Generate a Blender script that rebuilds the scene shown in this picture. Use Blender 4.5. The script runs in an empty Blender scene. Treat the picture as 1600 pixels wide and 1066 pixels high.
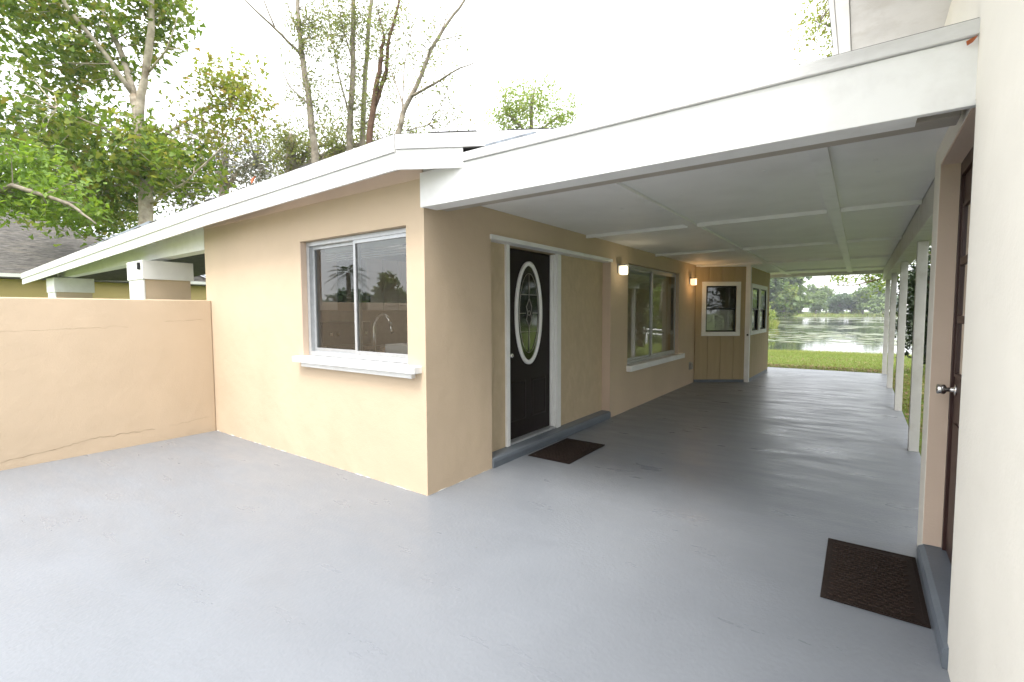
import bpy, bmesh, math, random
import numpy as np
from mathutils import Vector, Matrix
random.seed(7); rng = np.random.default_rng(7)
scn = bpy.context.scene
col = scn.collection
R = math.radians

# ------------------------------------------------------------------ camera
CAM = np.array([2.762, -2.669, 1.47]); FPX = 753.27
yaw, pit, rol = R(35.80), R(-3.459), R(-0.205)
fw = np.array([-math.sin(yaw)*math.cos(pit), math.cos(yaw)*math.cos(pit), math.sin(pit)])
rt = np.array([math.cos(yaw), math.sin(yaw), 0.0]); up = np.cross(rt, fw)
RT = math.cos(rol)*rt + math.sin(rol)*up; UP = -math.sin(rol)*rt + math.cos(rol)*up
cd = bpy.data.cameras.new('camera'); cam = bpy.data.objects.new('camera', cd); col.objects.link(cam)
cd.sensor_width = 36; cd.lens = 36*FPX/1600; cd.clip_start = 0.05; cd.clip_end = 2000
m = Matrix.Identity(4)
for i in range(3):
    m[i][0] = RT[i]; m[i][1] = UP[i]; m[i][2] = -fw[i]; m[i][3] = CAM[i]
cam.matrix_world = m
scn.camera = cam
def P(u, v, d):                      # photo pixel + distance along the view axis -> world point
    return CAM + d*(fw + RT*(u-800)/FPX - UP*(v-533)/FPX)

# ------------------------------------------------------------------ world, sun, exposure
SUN_EL, SUN_AZ = 62.0, 168.0          # azimuth clockwise from +Y: the sun stands behind the camera, thin cloud over it
w = bpy.data.worlds.new('World'); scn.world = w; w.use_nodes = True
nt = w.node_tree; nt.nodes.clear()
out = nt.nodes.new('ShaderNodeOutputWorld'); bg = nt.nodes.new('ShaderNodeBackground')
sky = nt.nodes.new('ShaderNodeTexSky'); sky.sky_type = 'NISHITA'; sky.sun_disc = False
sky.sun_elevation = R(SUN_EL); sky.sun_rotation = R(SUN_AZ); sky.air_density = 1.0; sky.dust_density = 2.5; sky.ozone_density = 1.0
mix = nt.nodes.new('ShaderNodeMix'); mix.data_type = 'RGBA'; mix.inputs[0].default_value = 0.86
# white cloud cover, a standard overcast sky: twice as bright overhead as at the horizon, growing with the sine of the height
tcw = nt.nodes.new('ShaderNodeTexCoord'); sep = nt.nodes.new('ShaderNodeSeparateXYZ'); nt.links.new(tcw.outputs['Generated'], sep.inputs[0])
mrw = nt.nodes.new('ShaderNodeMapRange'); mrw.inputs[1].default_value = 0; mrw.inputs[2].default_value = 1; mrw.inputs[3].default_value = .5; mrw.inputs[4].default_value = 1
nt.links.new(sep.outputs[2], mrw.inputs[0])
vm = nt.nodes.new('ShaderNodeVectorMath'); vm.operation = 'SCALE'; vm.inputs[0].default_value = (17.0, 17.2, 17.6); nt.links.new(mrw.outputs[0], vm.inputs['Scale'])
nt.links.new(vm.outputs[0], mix.inputs[7]); nt.links.new(sky.outputs[0], mix.inputs[6]); nt.links.new(mix.outputs[2], bg.inputs[0])
bg.inputs[1].default_value = 0.07
nt.links.new(bg.outputs[0], out.inputs[0])
sd = bpy.data.lights.new('sun', 'SUN'); sd.energy = 1.2; sd.angle = R(22); sd.color = (1, 0.96, 0.9)
so = bpy.data.objects.new('sun', sd); col.objects.link(so)
dirv = Vector((math.sin(R(SUN_AZ))*math.cos(R(SUN_EL)), math.cos(R(SUN_AZ))*math.cos(R(SUN_EL)), math.sin(R(SUN_EL))))
so.rotation_euler = dirv.to_track_quat('Z', 'Y').to_euler(); so.location = (0, -10, 20)
vs = scn.view_settings; vs.view_transform = 'Standard'; vs.look = 'None'; vs.gamma = 1; vs.use_curve_mapping = False
vs.exposure = 1.9
cy = scn.cycles; cy.max_bounces = 10; cy.diffuse_bounces = 6; cy.glossy_bounces = 5; cy.transparent_max_bounces = 16
cy.transmission_bounces = 6; cy.caustics_reflective = False; cy.caustics_refractive = False
cy.use_denoising = True; cy.sample_clamp_indirect = 8

# ------------------------------------------------------------------ materials
M = {}
def lin(r, g, b):
    f = lambda c: (c/255/12.92) if c/255 <= .04045 else ((c/255+.055)/1.055)**2.4
    return (f(r), f(g), f(b))
def mat(name, base, rough=.6, var=.08, scale=3.0, bump=0.0, bscale=60.0, spec=.4, metal=0.0, detail=5.0, stretch=None, tint=None, tintscale=1.2, tintamt=.3, bdist=.004):
    mt = bpy.data.materials.new(name); mt.use_nodes = True; n = mt.node_tree.nodes; L = mt.node_tree.links
    b = n['Principled BSDF']; b.inputs['Roughness'].default_value = rough; b.inputs['Metallic'].default_value = metal
    b.inputs['Specular IOR Level'].default_value = spec
    tc = n.new('ShaderNodeTexCoord'); mp = n.new('ShaderNodeMapping'); L.new(tc.outputs['Object'], mp.inputs[0])
    if stretch: mp.inputs['Scale'].default_value = stretch
    no = n.new('ShaderNodeTexNoise'); no.inputs['Scale'].default_value = scale; no.inputs['Detail'].default_value = detail
    L.new(mp.outputs[0], no.inputs[0])
    rp = n.new('ShaderNodeValToRGB'); rp.color_ramp.elements[0].position = .3; rp.color_ramp.elements[1].position = .7
    rp.color_ramp.elements[0].color = (*[c*(1-var) for c in base], 1); rp.color_ramp.elements[1].color = (*[min(1, c*(1+var)) for c in base], 1)
    L.new(no.outputs[0], rp.inputs[0]); src = rp.outputs[0]
    if tint:
        n2 = n.new('ShaderNodeTexNoise'); n2.inputs['Scale'].default_value = tintscale; n2.inputs['Detail'].default_value = 6; n2.inputs['Roughness'].default_value = .65
        L.new(mp.outputs[0], n2.inputs[0])
        r2 = n.new('ShaderNodeValToRGB'); r2.color_ramp.elements[0].position = .5; r2.color_ramp.elements[1].position = .72
        r2.color_ramp.elements[0].color = (0, 0, 0, 1); r2.color_ramp.elements[1].color = (tintamt,)*3+(1,)
        L.new(n2.outputs[0], r2.inputs[0])
        mx = n.new('ShaderNodeMix'); mx.data_type = 'RGBA'; L.new(r2.outputs[0], mx.inputs[0]); L.new(src, mx.inputs[6]); mx.inputs[7].default_value = (*tint, 1); src = mx.outputs[2]
    L.new(src, b.inputs['Base Color'])
    if bump:
        nb = n.new('ShaderNodeTexNoise'); nb.inputs['Scale'].default_value = bscale; nb.inputs['Detail'].default_value = 4; L.new(mp.outputs[0], nb.inputs[0])
        bp = n.new('ShaderNodeBump'); bp.inputs['Strength'].default_value = bump; bp.inputs['Distance'].default_value = bdist
        L.new(nb.outputs[0], bp.inputs['Height']); L.new(bp.outputs[0], b.inputs['Normal'])
    if bump and 'stucco' in name and 'trowel' not in name:
        nw = n.new('ShaderNodeTexNoise'); nw.inputs['Scale'].default_value = 5; nw.inputs['Detail'].default_value = 3; L.new(mp.outputs[0], nw.inputs[0])
        b2 = n.new('ShaderNodeBump'); b2.inputs['Strength'].default_value = .22; b2.inputs['Distance'].default_value = .03
        L.new(nw.outputs[0], b2.inputs['Height']); L.new(bp.outputs[0], b2.inputs['Normal']); L.new(b2.outputs[0], b.inputs['Normal'])
    M[name] = mt; return mt
STUCCO = (.575, .456, .326)
mat('stucco', STUCCO, .8, .045, 1.3, .35, 90, tint=(.50, .395, .27), tintscale=2.2, tintamt=.30, spec=.25)
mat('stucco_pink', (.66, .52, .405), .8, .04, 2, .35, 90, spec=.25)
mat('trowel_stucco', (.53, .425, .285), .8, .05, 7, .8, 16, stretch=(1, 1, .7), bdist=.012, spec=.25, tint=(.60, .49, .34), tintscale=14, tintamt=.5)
mat('cream_stucco', (.80, .765, .68), .8, .03, 2, .3, 80, spec=.2, tint=(.72, .68, .60), tintscale=3, tintamt=.25)
mat('white_paint', (.84, .84, .825), .5, .03, 5, .12, 70, tint=(.62, .60, .57), tintscale=4, tintamt=.35)
mat('weathered_white', (.69, .685, .675), .6, .06, 7, .2, 60, stretch=(1, 1, 3), tint=(.47, .45, .42), tintscale=2.5, tintamt=.55)
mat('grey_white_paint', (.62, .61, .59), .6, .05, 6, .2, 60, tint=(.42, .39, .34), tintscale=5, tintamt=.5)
mat('ceiling_paint', (.86, .855, .835), .6, .03, 2.5, .15, 35, tint=(.76, .75, .72), tintscale=1.6, tintamt=.5)
mat('taupe_unlit', (.42, .38, .32), .7, .05, 5, .1, 50)
mat('dark_door', (.013, .008, .007), .45, .1, 8, .06, 120, spec=.2)
mat('brown_door', (.045, .020, .016), .4, .12, 8, .06, 120)
mat('aluminium', (.50, .515, .53), .38, .08, 20, metal=.5)
mat('chrome', (.70, .68, .65), .22, .03, 8, metal=1)
mat('black_sash', (.012, .012, .013), .45, .1, 10)
mat('mat_brown', (.021, .0135, .0105), .85, .25, 60, .8, 160, spec=.2)
mat('mat_rib', (.034, .022, .017), .8, .2, 60, .5, 160, spec=.2)
mat('step_paint', (.13, .15, .175), .42, .08, 4, .3, 40, tint=(.12, .14, .16), tintscale=5, tintamt=.4)
mat('siding', (.44, .345, .21), .7, .06, 2, .3, 40, stretch=(6, 6, .6), spec=.3)
mat('olive_wall', (.52, .41, .19), .8, .05, 2, .3, 60, spec=.2)
mat('shingle', (.115, .108, .10), .9, .5, 5, .9, 14, stretch=(1, 1, 7), spec=.15, tint=(.20, .18, .15), tintscale=1.4, tintamt=.7, bdist=.03)
mat('shingle_dark', (.075, .072, .072), .9, .3, 12, .5, 60, spec=.2)
mat('flashing', (.24, .27, .31), .5, .35, 18, .3, 40)
mat('cabinet_white', (.82, .81, .78), .45, .02, 3)
mat('interior_beige', (.66, .60, .50), .8, .03, 2)
mat('tile_backsplash', (.55, .52, .46), .35, .08, 14)
mat('counter_dark', (.05, .035, .028), .3, .3, 30)
mat('floor_wood', (.20, .12, .07), .4, .2, 6)
mat('outlet_grey', (.35, .34, .32), .5, .04, 9)
mat('brass_caming', (.42, .40, .36), .35, .1, 20, metal=.8)
mat('crack_brown', (.16, .10, .06), .9, .3, 20)
mat('caulk', (.78, .77, .74), .7, .1, 20)
mat('blind', (.70, .69, .66), .6, .03, 6)
mat('orange_leaf', (.42, .11, .03), .6, .3, 20)
mat('bark_pale', (.40, .35, .28), .9, .35, 5, .8, 25, tint=(.20, .14, .09), tintscale=3, tintamt=.8, spec=.1)
mat('bark_grey', (.22, .19, .15), .9, .35, 6, .8, 25, tint=(.32, .30, .25), tintscale=4, tintamt=.7, spec=.1)
mat('bark_dark', (.105, .065, .045), .9, .35, 6, .8, 25, spec=.1)
mat('white_dock', (.7, .7, .68), .6, .06, 5)
mat('tan_roof', (.34, .20, .12), .9, .2, 4, .4, 20)

def floor_material():
    mt = mat('floor_paint', (.190, .204, .226), .42, .04, 1.2, .5, 46, bdist=.004, spec=.38, tint=(.160, .172, .192), tintscale=.7, tintamt=.5)
    n = mt.node_tree.nodes; L = mt.node_tree.links; b = n['Principled BSDF']
    tc = n.new('ShaderNodeTexCoord'); mp = n.new('ShaderNodeMapping'); mp.inputs['Scale'].default_value = (.8, 2.6, 1); L.new(tc.outputs['Object'], mp.inputs[0])
    no = n.new('ShaderNodeTexNoise'); no.inputs['Scale'].default_value = 1.7; no.inputs['Detail'].default_value = 8; no.inputs['Roughness'].default_value = .62
    L.new(mp.outputs[0], no.inputs[0])
    mr = n.new('ShaderNodeMapRange'); mr.inputs[1].default_value = .32; mr.inputs[2].default_value = .7; mr.inputs[3].default_value = .24; mr.inputs[4].default_value = .50
    L.new(no.outputs[0], mr.inputs[0]); L.new(mr.outputs[0], b.inputs['Roughness'])
    # scattered dark specks in the paint
    vo = n.new('ShaderNodeTexVoronoi'); vo.inputs['Scale'].default_value = 5; L.new(tc.outputs['Object'], vo.inputs[0])
    lt = n.new('ShaderNodeMath'); lt.operation = 'LESS_THAN'; lt.inputs[1].default_value = .026; L.new(vo.outputs['Distance'], lt.inputs[0])
    n3 = n.new('ShaderNodeTexNoise'); n3.inputs['Scale'].default_value = 1.1; L.new(tc.outputs['Object'], n3.inputs[0])
    gt = n.new('ShaderNodeMath'); gt.operation = 'GREATER_THAN'; gt.inputs[1].default_value = .5; L.new(n3.outputs[0], gt.inputs[0])
    ml = n.new('ShaderNodeMath'); ml.operation = 'MULTIPLY'; L.new(lt.outputs[0], ml.inputs[0]); L.new(gt.outputs[0], ml.inputs[1])
    ms = n.new('ShaderNodeMath'); ms.operation = 'MULTIPLY'; ms.inputs[1].default_value = .55; L.new(ml.outputs[0], ms.inputs[0])
    src = b.inputs['Base Color'].links[0].from_socket
    mx = n.new('ShaderNodeMix'); mx.data_type = 'RGBA'; L.new(ms.outputs[0], mx.inputs[0]); L.new(src, mx.inputs[6]); mx.inputs[7].default_value = (.12, .11, .10, 1)
    L.new(mx.outputs[2], b.inputs['Base Color'])
floor_material()

def glass_material(name, ior=1.75, tint=(.93, .95, .94), rough=.0):
    mt = bpy.data.materials.new(name); mt.use_nodes = True; n = mt.node_tree.nodes; L = mt.node_tree.links; n.clear()
    o = n.new('ShaderNodeOutputMaterial'); mx = n.new('ShaderNodeMixShader'); tr = n.new('ShaderNodeBsdfTransparent'); gl = n.new('ShaderNodeBsdfGlossy')
    tr.inputs[0].default_value = (*tint, 1); gl.inputs['Roughness'].default_value = rough; gl.inputs[0].default_value = (.95, .97, .96, 1)
    fr = n.new('ShaderNodeFresnel'); fr.inputs[0].default_value = ior
    tc = n.new('ShaderNodeTexCoord'); no = n.new('ShaderNodeTexNoise'); no.inputs['Scale'].default_value = 1.3; L.new(tc.outputs['Object'], no.inputs[0])
    bp = n.new('ShaderNodeBump'); bp.inputs['Strength'].default_value = .03; bp.inputs['Distance'].default_value = .02; L.new(no.outputs[0], bp.inputs['Height']); L.new(bp.outputs[0], gl.inputs['Normal'])
    L.new(fr.outputs[0], mx.inputs[0]); L.new(tr.outputs[0], mx.inputs[1]); L.new(gl.outputs[0], mx.inputs[2]); L.new(mx.outputs[0], o.inputs[0])
    M[name] = mt
glass_material('glass', 2.05); glass_material('leaded_glass', 1.9, (.55, .58, .50), .06); glass_material('screen_glass', 1.5, (.6, .62, .62), .0); glass_material('bay_glass', 1.85, (.95, .95, .93), .0)

def emit_material(name, color, strength):
    mt = bpy.data.materials.new(name); mt.use_nodes = True; b = mt.node_tree.nodes['Principled BSDF']
    b.inputs['Base Color'].default_value = (.8, .78, .72, 1); b.inputs['Emission Color'].default_value = (*color, 1); b.inputs['Emission Strength'].default_value = strength
    M[name] = mt
emit_material('lamp_glow_cool', (1, .84, .56), .5); emit_material('lamp_glow_warm', (1, .62, .32), .5)

def leaf_material(name, cols, trans=.45, rough=.5):
    mt = bpy.data.materials.new(name); mt.use_nodes = True; n = mt.node_tree.nodes; L = mt.node_tree.links; n.clear()
    o = n.new('ShaderNodeOutputMaterial'); g = n.new('ShaderNodeNewGeometry'); rp = n.new('ShaderNodeValToRGB')
    el = rp.color_ramp.elements
    while len(el) < len(cols): el.new(.5)
    for i, c in enumerate(cols): el[i].position = i/(len(cols)-1); el[i].color = (*c, 1)
    L.new(g.outputs['Random Per Island'], rp.inputs[0])
    d = n.new('ShaderNodeBsdfPrincipled'); d.inputs['Roughness'].default_value = rough; d.inputs['Specular IOR Level'].default_value = .3; L.new(rp.outputs[0], d.inputs['Base Color'])
    t = n.new('ShaderNodeBsdfTranslucent'); hs = n.new('ShaderNodeHueSaturation'); hs.inputs['Value'].default_value = 1.5; hs.inputs['Saturation'].default_value = 1.1; hs.inputs['Hue'].default_value = .49
    L.new(rp.outputs[0], hs.inputs['Color']); L.new(hs.outputs[0], t.inputs[0])
    mx = n.new('ShaderNodeMixShader'); mx.inputs[0].default_value = trans; L.new(d.outputs[0], mx.inputs[1]); L.new(t.outputs[0], mx.inputs[2]); L.new(mx.outputs[0], o.inputs[0])
    M[name] = mt
leaf_material('leaf_sycamore', [(.07, .12, .022), (.11, .18, .03), (.15, .23, .04), (.13, .20, .035), (.24, .27, .055), (.17, .25, .05), (.24, .21, .05)])
leaf_material('leaf_yellowing', [(.15, .21, .035), (.22, .27, .05), (.27, .26, .055), (.17, .24, .04), (.28, .20, .05)])
leaf_material('leaf_bright', [(.12, .20, .03), (.17, .27, .04), (.15, .25, .05), (.23, .31, .06)])
leaf_material('leaf_oak', [(.03, .05, .018), (.045, .065, .025), (.05, .075, .03), (.10, .11, .08)], .3)
leaf_material('leaf_moss', [(.13, .13, .10), (.17, .16, .13), (.07, .085, .045), (.11, .12, .07)], .3)
leaf_material('leaf_olive', [(.15, .18, .055), (.19, .22, .08), (.12, .15, .05), (.24, .21, .09)], .5)
leaf_material('leaf_lime', [(.17, .25, .06), (.21, .28, .08), (.25, .29, .09), (.15, .22, .05)], .5)
leaf_material('leaf_shore', [(.11, .17, .05), (.15, .22, .07), (.18, .24, .08), (.13, .20, .08)], .35)  # lightened, so the flare over the far trees sits in their colour
leaf_material('leaf_shore_blue', [(.07, .115, .06), (.095, .15, .08), (.12, .17, .08)], .3)
leaf_material('leaf_hedge', [(.016, .028, .012), (.025, .04, .016), (.035, .055, .02)], .25)
leaf_material('grass_blade', [(.13, .18, .04), (.17, .23, .055), (.21, .26, .075), (.26, .26, .10)], .4)
leaf_material('reed_blade', [(.19, .27, .06), (.26, .31, .08), (.34, .32, .14)], .4)
leaf_material('litter', [(.20, .12, .06), (.28, .18, .09), (.14, .08, .045), (.24, .20, .08)], .15)
leaf_material('lily_pad', [(.12, .17, .06), (.16, .20, .08), (.20, .21, .10), (.10, .13, .05)], .15, .3)

def ground_material():
    mt = mat('lawn', (.11, .16, .035), .9, .35, 1.5, .6, 25, tint=(.17, .12, .065), tintscale=.7, tintamt=.75, spec=.1)
ground_material()
def water_material():
    mt = bpy.data.materials.new('water'); mt.use_nodes = True; n = mt.node_tree.nodes; L = mt.node_tree.links; b = n['Principled BSDF']
    b.inputs['Base Color'].default_value = (.035, .045, .03, 1); b.inputs['Roughness'].default_value = .04; b.inputs['IOR'].default_value = 1.33; b.inputs['Specular IOR Level'].default_value = .5
    tc = n.new('ShaderNodeTexCoord'); mp = n.new('ShaderNodeMapping'); mp.inputs['Scale'].default_value = (.5, 1.6, 1); L.new(tc.outputs['Object'], mp.inputs[0])
    no = n.new('ShaderNodeTexNoise'); no.inputs['Scale'].default_value = 1.6; no.inputs['Detail'].default_value = 3; L.new(mp.outputs[0], no.inputs[0])
    bp = n.new('ShaderNodeBump'); bp.inputs['Strength'].default_value = .12; bp.inputs['Distance'].default_value = .03; L.new(no.outputs[0], bp.inputs['Height']); L.new(bp.outputs[0], b.inputs['Normal'])
    M['water'] = mt
water_material()

# ------------------------------------------------------------------ builders
def new_obj(name, me, material, parent=None):
    o = bpy.data.objects.new(name, me); col.objects.link(o)
    if material: me.materials.append(M[material])
    if parent:
        o.parent = parent; o.matrix_parent_inverse = parent.matrix_world.inverted() if parent.type == 'EMPTY' else Matrix.Identity(4)
    return o
def thing(name, label, cat, loc=(0, 0, 0), group=None):
    o = bpy.data.objects.new(name, None); col.objects.link(o); o.empty_display_size = .1
    o.matrix_world = Matrix.Translation(loc); o['label'] = label; o['category'] = cat
    if group: o['group'] = group
    return o
def tag(o, label, cat, group=None):
    o['label'] = label; o['category'] = cat
    if group: o['group'] = group
    return o
def struct(o): o['kind'] = 'structure'; return o
def from_data(name, v, f, material, parent=None, smooth=False):
    me = bpy.data.meshes.new(name); me.from_pydata([tuple(map(float, p)) for p in v], [], f); me.update()
    if smooth: me.polygons.foreach_set('use_smooth', [True]*len(me.polygons))
    return new_obj(name, me, material, parent)
def bm_obj(name, bm, material, parent=None, smooth=False):
    bmesh.ops.recalc_face_normals(bm, faces=bm.faces)
    me = bpy.data.meshes.new(name); bm.to_mesh(me); bm.free()
    if smooth: me.polygons.foreach_set('use_smooth', [True]*len(me.polygons))
    return new_obj(name, me, material, parent)
def add_box(bm, x0, x1, y0, y1, z0, z1, bevel=0):
    vs_ = [bm.verts.new((x, y, z)) for x in (x0, x1) for y in (y0, y1) for z in (z0, z1)]
    fs = [(0, 1, 3, 2), (4, 6, 7, 5), (0, 4, 5, 1), (2, 3, 7, 6), (0, 2, 6, 4), (1, 5, 7, 3)]
    faces = [bm.faces.new([vs_[i] for i in f]) for f in fs]
    if bevel:
        es = list({e for f in faces for e in f.edges})
        bmesh.ops.bevel(bm, geom=es, offset=bevel, segments=2, profile=.6, affect='EDGES')
def box(name, x0, x1, y0, y1, z0, z1, material, parent=None, bevel=0.003):
    bm = bmesh.new(); add_box(bm, min(x0, x1), max(x0, x1), min(y0, y1), max(y0, y1), min(z0, z1), max(z0, z1), bevel)
    return bm_obj(name, bm, material, parent)
def prism(name, poly, h0, h1, material, parent=None, axis='z', bevel=0):
    """extrude a polygon (2D) between h0 and h1 along axis"""
    bm = bmesh.new()
    mk = {'z': lambda a, b, h: (a, b, h), 'y': lambda a, b, h: (a, h, b), 'x': lambda a, b, h: (h, a, b)}[axis]
    A = [bm.verts.new(mk(a, b, h0)) for a, b in poly]; B = [bm.verts.new(mk(a, b, h1)) for a, b in poly]; n = len(poly)
    bm.faces.new(A); bm.faces.new(B[::-1])
    for i in range(n): bm.faces.new([A[i], B[i], B[(i+1) % n], A[(i+1) % n]])
    if bevel: bmesh.ops.bevel(bm, geom=list(bm.edges), offset=bevel, segments=2, profile=.6, affect='EDGES')
    return bm_obj(name, bm, material, parent)
def wall(name, u0, u1, v0, v1, w0, w1, holes, plane, material, parent=None):
    """solid wall: (u,v) sheet with rectangular holes, thickness w0..w1. plane 'x': u=y,v=z,w=x ; 'y': u=x,v=z,w=y"""
    us = sorted({u0, u1, *[h[i] for h in holes for i in (0, 1) if u0 < h[i] < u1]}); vs_ = sorted({v0, v1, *[h[i] for h in holes for i in (2, 3) if v0 < h[i] < v1]})
    solid = lambda i, j: 0 <= i < len(us)-1 and 0 <= j < len(vs_)-1 and not any(h[0] <= (us[i]+us[i+1])/2 <= h[1] and h[2] <= (vs_[j]+vs_[j+1])/2 <= h[3] for h in holes)
    mk = (lambda u, v, w_: (w_, u, v)) if plane == 'x' else (lambda u, v, w_: (u, w_, v)) if plane == 'y' else (lambda u, v, w_: (u, v, w_))
    bm = bmesh.new(); cache = {}
    def V(u, v, w_):
        k = (round(u, 5), round(v, 5), round(w_, 5))
        if k not in cache: cache[k] = bm.verts.new(mk(u, v, w_))
        return cache[k]
    for i in range(len(us)-1):
        for j in range(len(vs_)-1):
            if not solid(i, j): continue
            a, b, c, d = us[i], us[i+1], vs_[j], vs_[j+1]
            for w_ in (w0, w1): bm.faces.new([V(a, c, w_), V(b, c, w_), V(b, d, w_), V(a, d, w_)])
            if not solid(i-1, j): bm.faces.new([V(a, c, w0), V(a, c, w1), V(a, d, w1), V(a, d, w0)])
            if not solid(i+1, j): bm.faces.new([V(b, c, w0), V(b, c, w1), V(b, d, w1), V(b, d, w0)])
            if not solid(i, j-1): bm.faces.new([V(a, c, w0), V(a, c, w1), V(b, c, w1), V(b, c, w0)])
            if not solid(i, j+1): bm.faces.new([V(a, d, w0), V(a, d, w1), V(b, d, w1), V(b, d, w0)])
    return bm_obj(name, bm, material, parent)
def add_tube(bm, pts, radii, n=7, cap=True):
    pts = [Vector(p) for p in pts]; rings = []; ref = Vector((.31, .17, .93))
    for i, p in enumerate(pts):
        t = (pts[min(i+1, len(pts)-1)] - pts[max(i-1, 0)]).normalized()
        a = t.cross(ref); 
        if a.length < .05: a = t.cross(Vector((1, 0, 0)))
        a.normalize(); b = t.cross(a); r = radii[i] if hasattr(radii, '__len__') else radii
        rings.append([bm.verts.new(p + a*math.cos(2*math.pi*k/n)*r + b*math.sin(2*math.pi*k/n)*r) for k in range(n)])
    for A, B in zip(rings, rings[1:]):
        for k in range(n): bm.faces.new([A[k], A[(k+1) % n], B[(k+1) % n], B[k]])
    if cap: bm.faces.new(rings[0][::-1]); bm.faces.new(rings[-1])
def tube(name, pts, r, material, parent=None, n=10):
    bm = bmesh.new(); add_tube(bm, pts, r, n); return bm_obj(name, bm, material, parent, True)
def add_lathe(bm, prof, origin, axis, n=20):
    """profile of (distance along axis, radius)"""
    axis = Vector(axis).normalized(); a = axis.orthogonal().normalized(); b = axis.cross(a); rings = []
    for h, r in prof:
        c = Vector(origin)+axis*h; rings.append([bm.verts.new(c + (a*math.cos(2*math.pi*k/n)+b*math.sin(2*math.pi*k/n))*max(r, 1e-4)) for k in range(n)])
    for A, B in zip(rings, rings[1:]):
        for k in range(n): bm.faces.new([A[k], A[(k+1) % n], B[(k+1) % n], B[k]])
    bm.faces.new(rings[0][::-1]); bm.faces.new(rings[-1])

# ---- foliage
LEAF = {
 'lobed': ([(0, 0, 0), (.35, -.12, .05), (.5, .25, .1), (.3, .4, .02), (.22, .95, -.08), (0, .7, 0), (0, 1.15, -.12), (-.22, .95, -.08), (-.3, .4, .02), (-.5, .25, .1), (-.35, -.12, .05)],
           [(0, 1, 2, 3), (0, 3, 4, 5), (0, 5, 7, 8), (0, 8, 9, 10), (5, 4, 6), (5, 6, 7)]),
 'simple': ([(0, 0, 0), (.22, .45, .06), (0, 1, -.05), (-.22, .45, .06)], [(0, 1, 2), (0, 2, 3)]),
 'clump': ([(0, 0, 0), (.5, .2, .12), (.42, .75, -.08), (0, 1, .1), (-.45, .7, -.06), (-.5, .22, .1)], [(0, 1, 2), (0, 2, 3), (0, 3, 4), (0, 4, 5)]),
}
def leaf_mesh(name, cen, size, shape, material, parent=None, upbias=.5, down=0.0):
    tv, tf = LEAF[shape]; tv = np.array(tv); tv = tv - np.array([0, .4, 0]); N = len(cen)
    nrm = rng.normal(size=(N, 3)); nrm[:, 2] = np.abs(nrm[:, 2])*1 + upbias; nrm /= np.linalg.norm(nrm, axis=1)[:, None]
    t = rng.normal(size=(N, 3)); t[:, 2] -= down; t -= (t*nrm).sum(1)[:, None]*nrm; t /= np.linalg.norm(t, axis=1)[:, None]+1e-9
    s = np.cross(t, nrm); size = np.broadcast_to(size, (N,))[:, None, None]
    v = cen[:, None, :] + size*(s[:, None, :]*tv[None, :, 0:1] + t[:, None, :]*tv[None, :, 1:2] + nrm[:, None, :]*tv[None, :, 2:3])
    k = len(tv); me = bpy.data.meshes.new(name)
    loops = np.concatenate([np.concatenate([np.array(f) for f in tf])[None, :] + (np.arange(N)*k)[:, None]], axis=0).reshape(-1)
    lens = np.tile(np.array([len(f) for f in tf]), N); starts = np.concatenate([[0], np.cumsum(lens)[:-1]])
    me.vertices.add(N*k); me.vertices.foreach_set('co', v.reshape(-1).astype(np.float32))
    me.loops.add(len(loops)); me.loops.foreach_set('vertex_index', loops.astype(np.int32))
    me.polygons.add(len(lens)); me.polygons.foreach_set('loop_start', starts.astype(np.int32))
    me.update(calc_edges=True); me.validate()
    return new_obj(name, me, material, parent)
def ellipsoid_pts(c, r, n, shell=.35):
    d = rng.normal(size=(n, 3)); d /= np.linalg.norm(d, axis=1)[:, None]
    q = shell + (1-shell)*rng.random(n)**.6
    return np.array(c)[None, :] + d*q[:, None]*np.array(r)[None, :]
def clusters(cents, per, spread):
    n = len(cents)*per
    return np.repeat(cents, per, axis=0) + rng.normal(size=(n, 3))*spread
VR = np.stack([RT, UP, fw])          # view axes, to lay out far crowns as wide/high/deep
def blob(u, v, ru, rv, d, rd, n):    # crown lobe given by its outline in the photo and its own distance and depth
    k = d/FPX; c = P(u, v, d); e = ellipsoid_pts((0, 0, 0), (ru*k, rv*k, rd), n, .15)
    return c[None, :] + e @ VR
def px_path(pts, d0):                # limb path: (u, v, distance offset)
    return [P(u, v, d0+dd) for u, v, dd in pts]
def tree(name, label, group, base, limbs, twig_to, twig_r, bark, leaf_sets, trunk_n=8):
    """limbs: list of (points, r0, r1); twig_to: cluster centres joined by thin twigs to the nearest limb"""
    t = thing(name, label, 'tree', base, group)
    bm = bmesh.new(); allp = []
    for pts, r0, r1 in limbs:
        pts = [Vector(p) for p in pts]; fine = []
        for a, b in zip(pts, pts[1:]):
            for k in range(4): fine.append(a.lerp(b, k/4) + Vector(rng.normal(size=3))*r0*(.12 if k else 0))
        fine.append(pts[-1]); n = len(fine)
        add_tube(bm, fine, [r0+(r1-r0)*i/(n-1) for i in range(n)], trunk_n if r0 > .05 else 5)
        allp += [np.array(p) for p in fine[2:]]
    allp = np.array(allp)
    for c in twig_to:
        dd = np.linalg.norm(allp-c, axis=1) + .35*np.maximum(0, allp[:, 2]-c[2]); j = np.argmin(dd); a = allp[j]; L_ = np.linalg.norm(c-a)
        if L_ < .05: continue
        mid = (a+c)/2 + rng.normal(size=3)*L_*.08 + np.array([0, 0, L_*.06])
        add_tube(bm, [a, mid, c], [twig_r*1.6, twig_r*1.1, twig_r*.5], 4, False)
    bm_obj('trunk', bm, bark, t, True)
    for cen, size, shape, lm in leaf_sets:
        leaf_mesh('crown', np.asarray(cen), size, shape, lm, t, .35, .6)
    return t
def rs(n, a, b): return a + (b-a)*rng.random(n)

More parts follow.
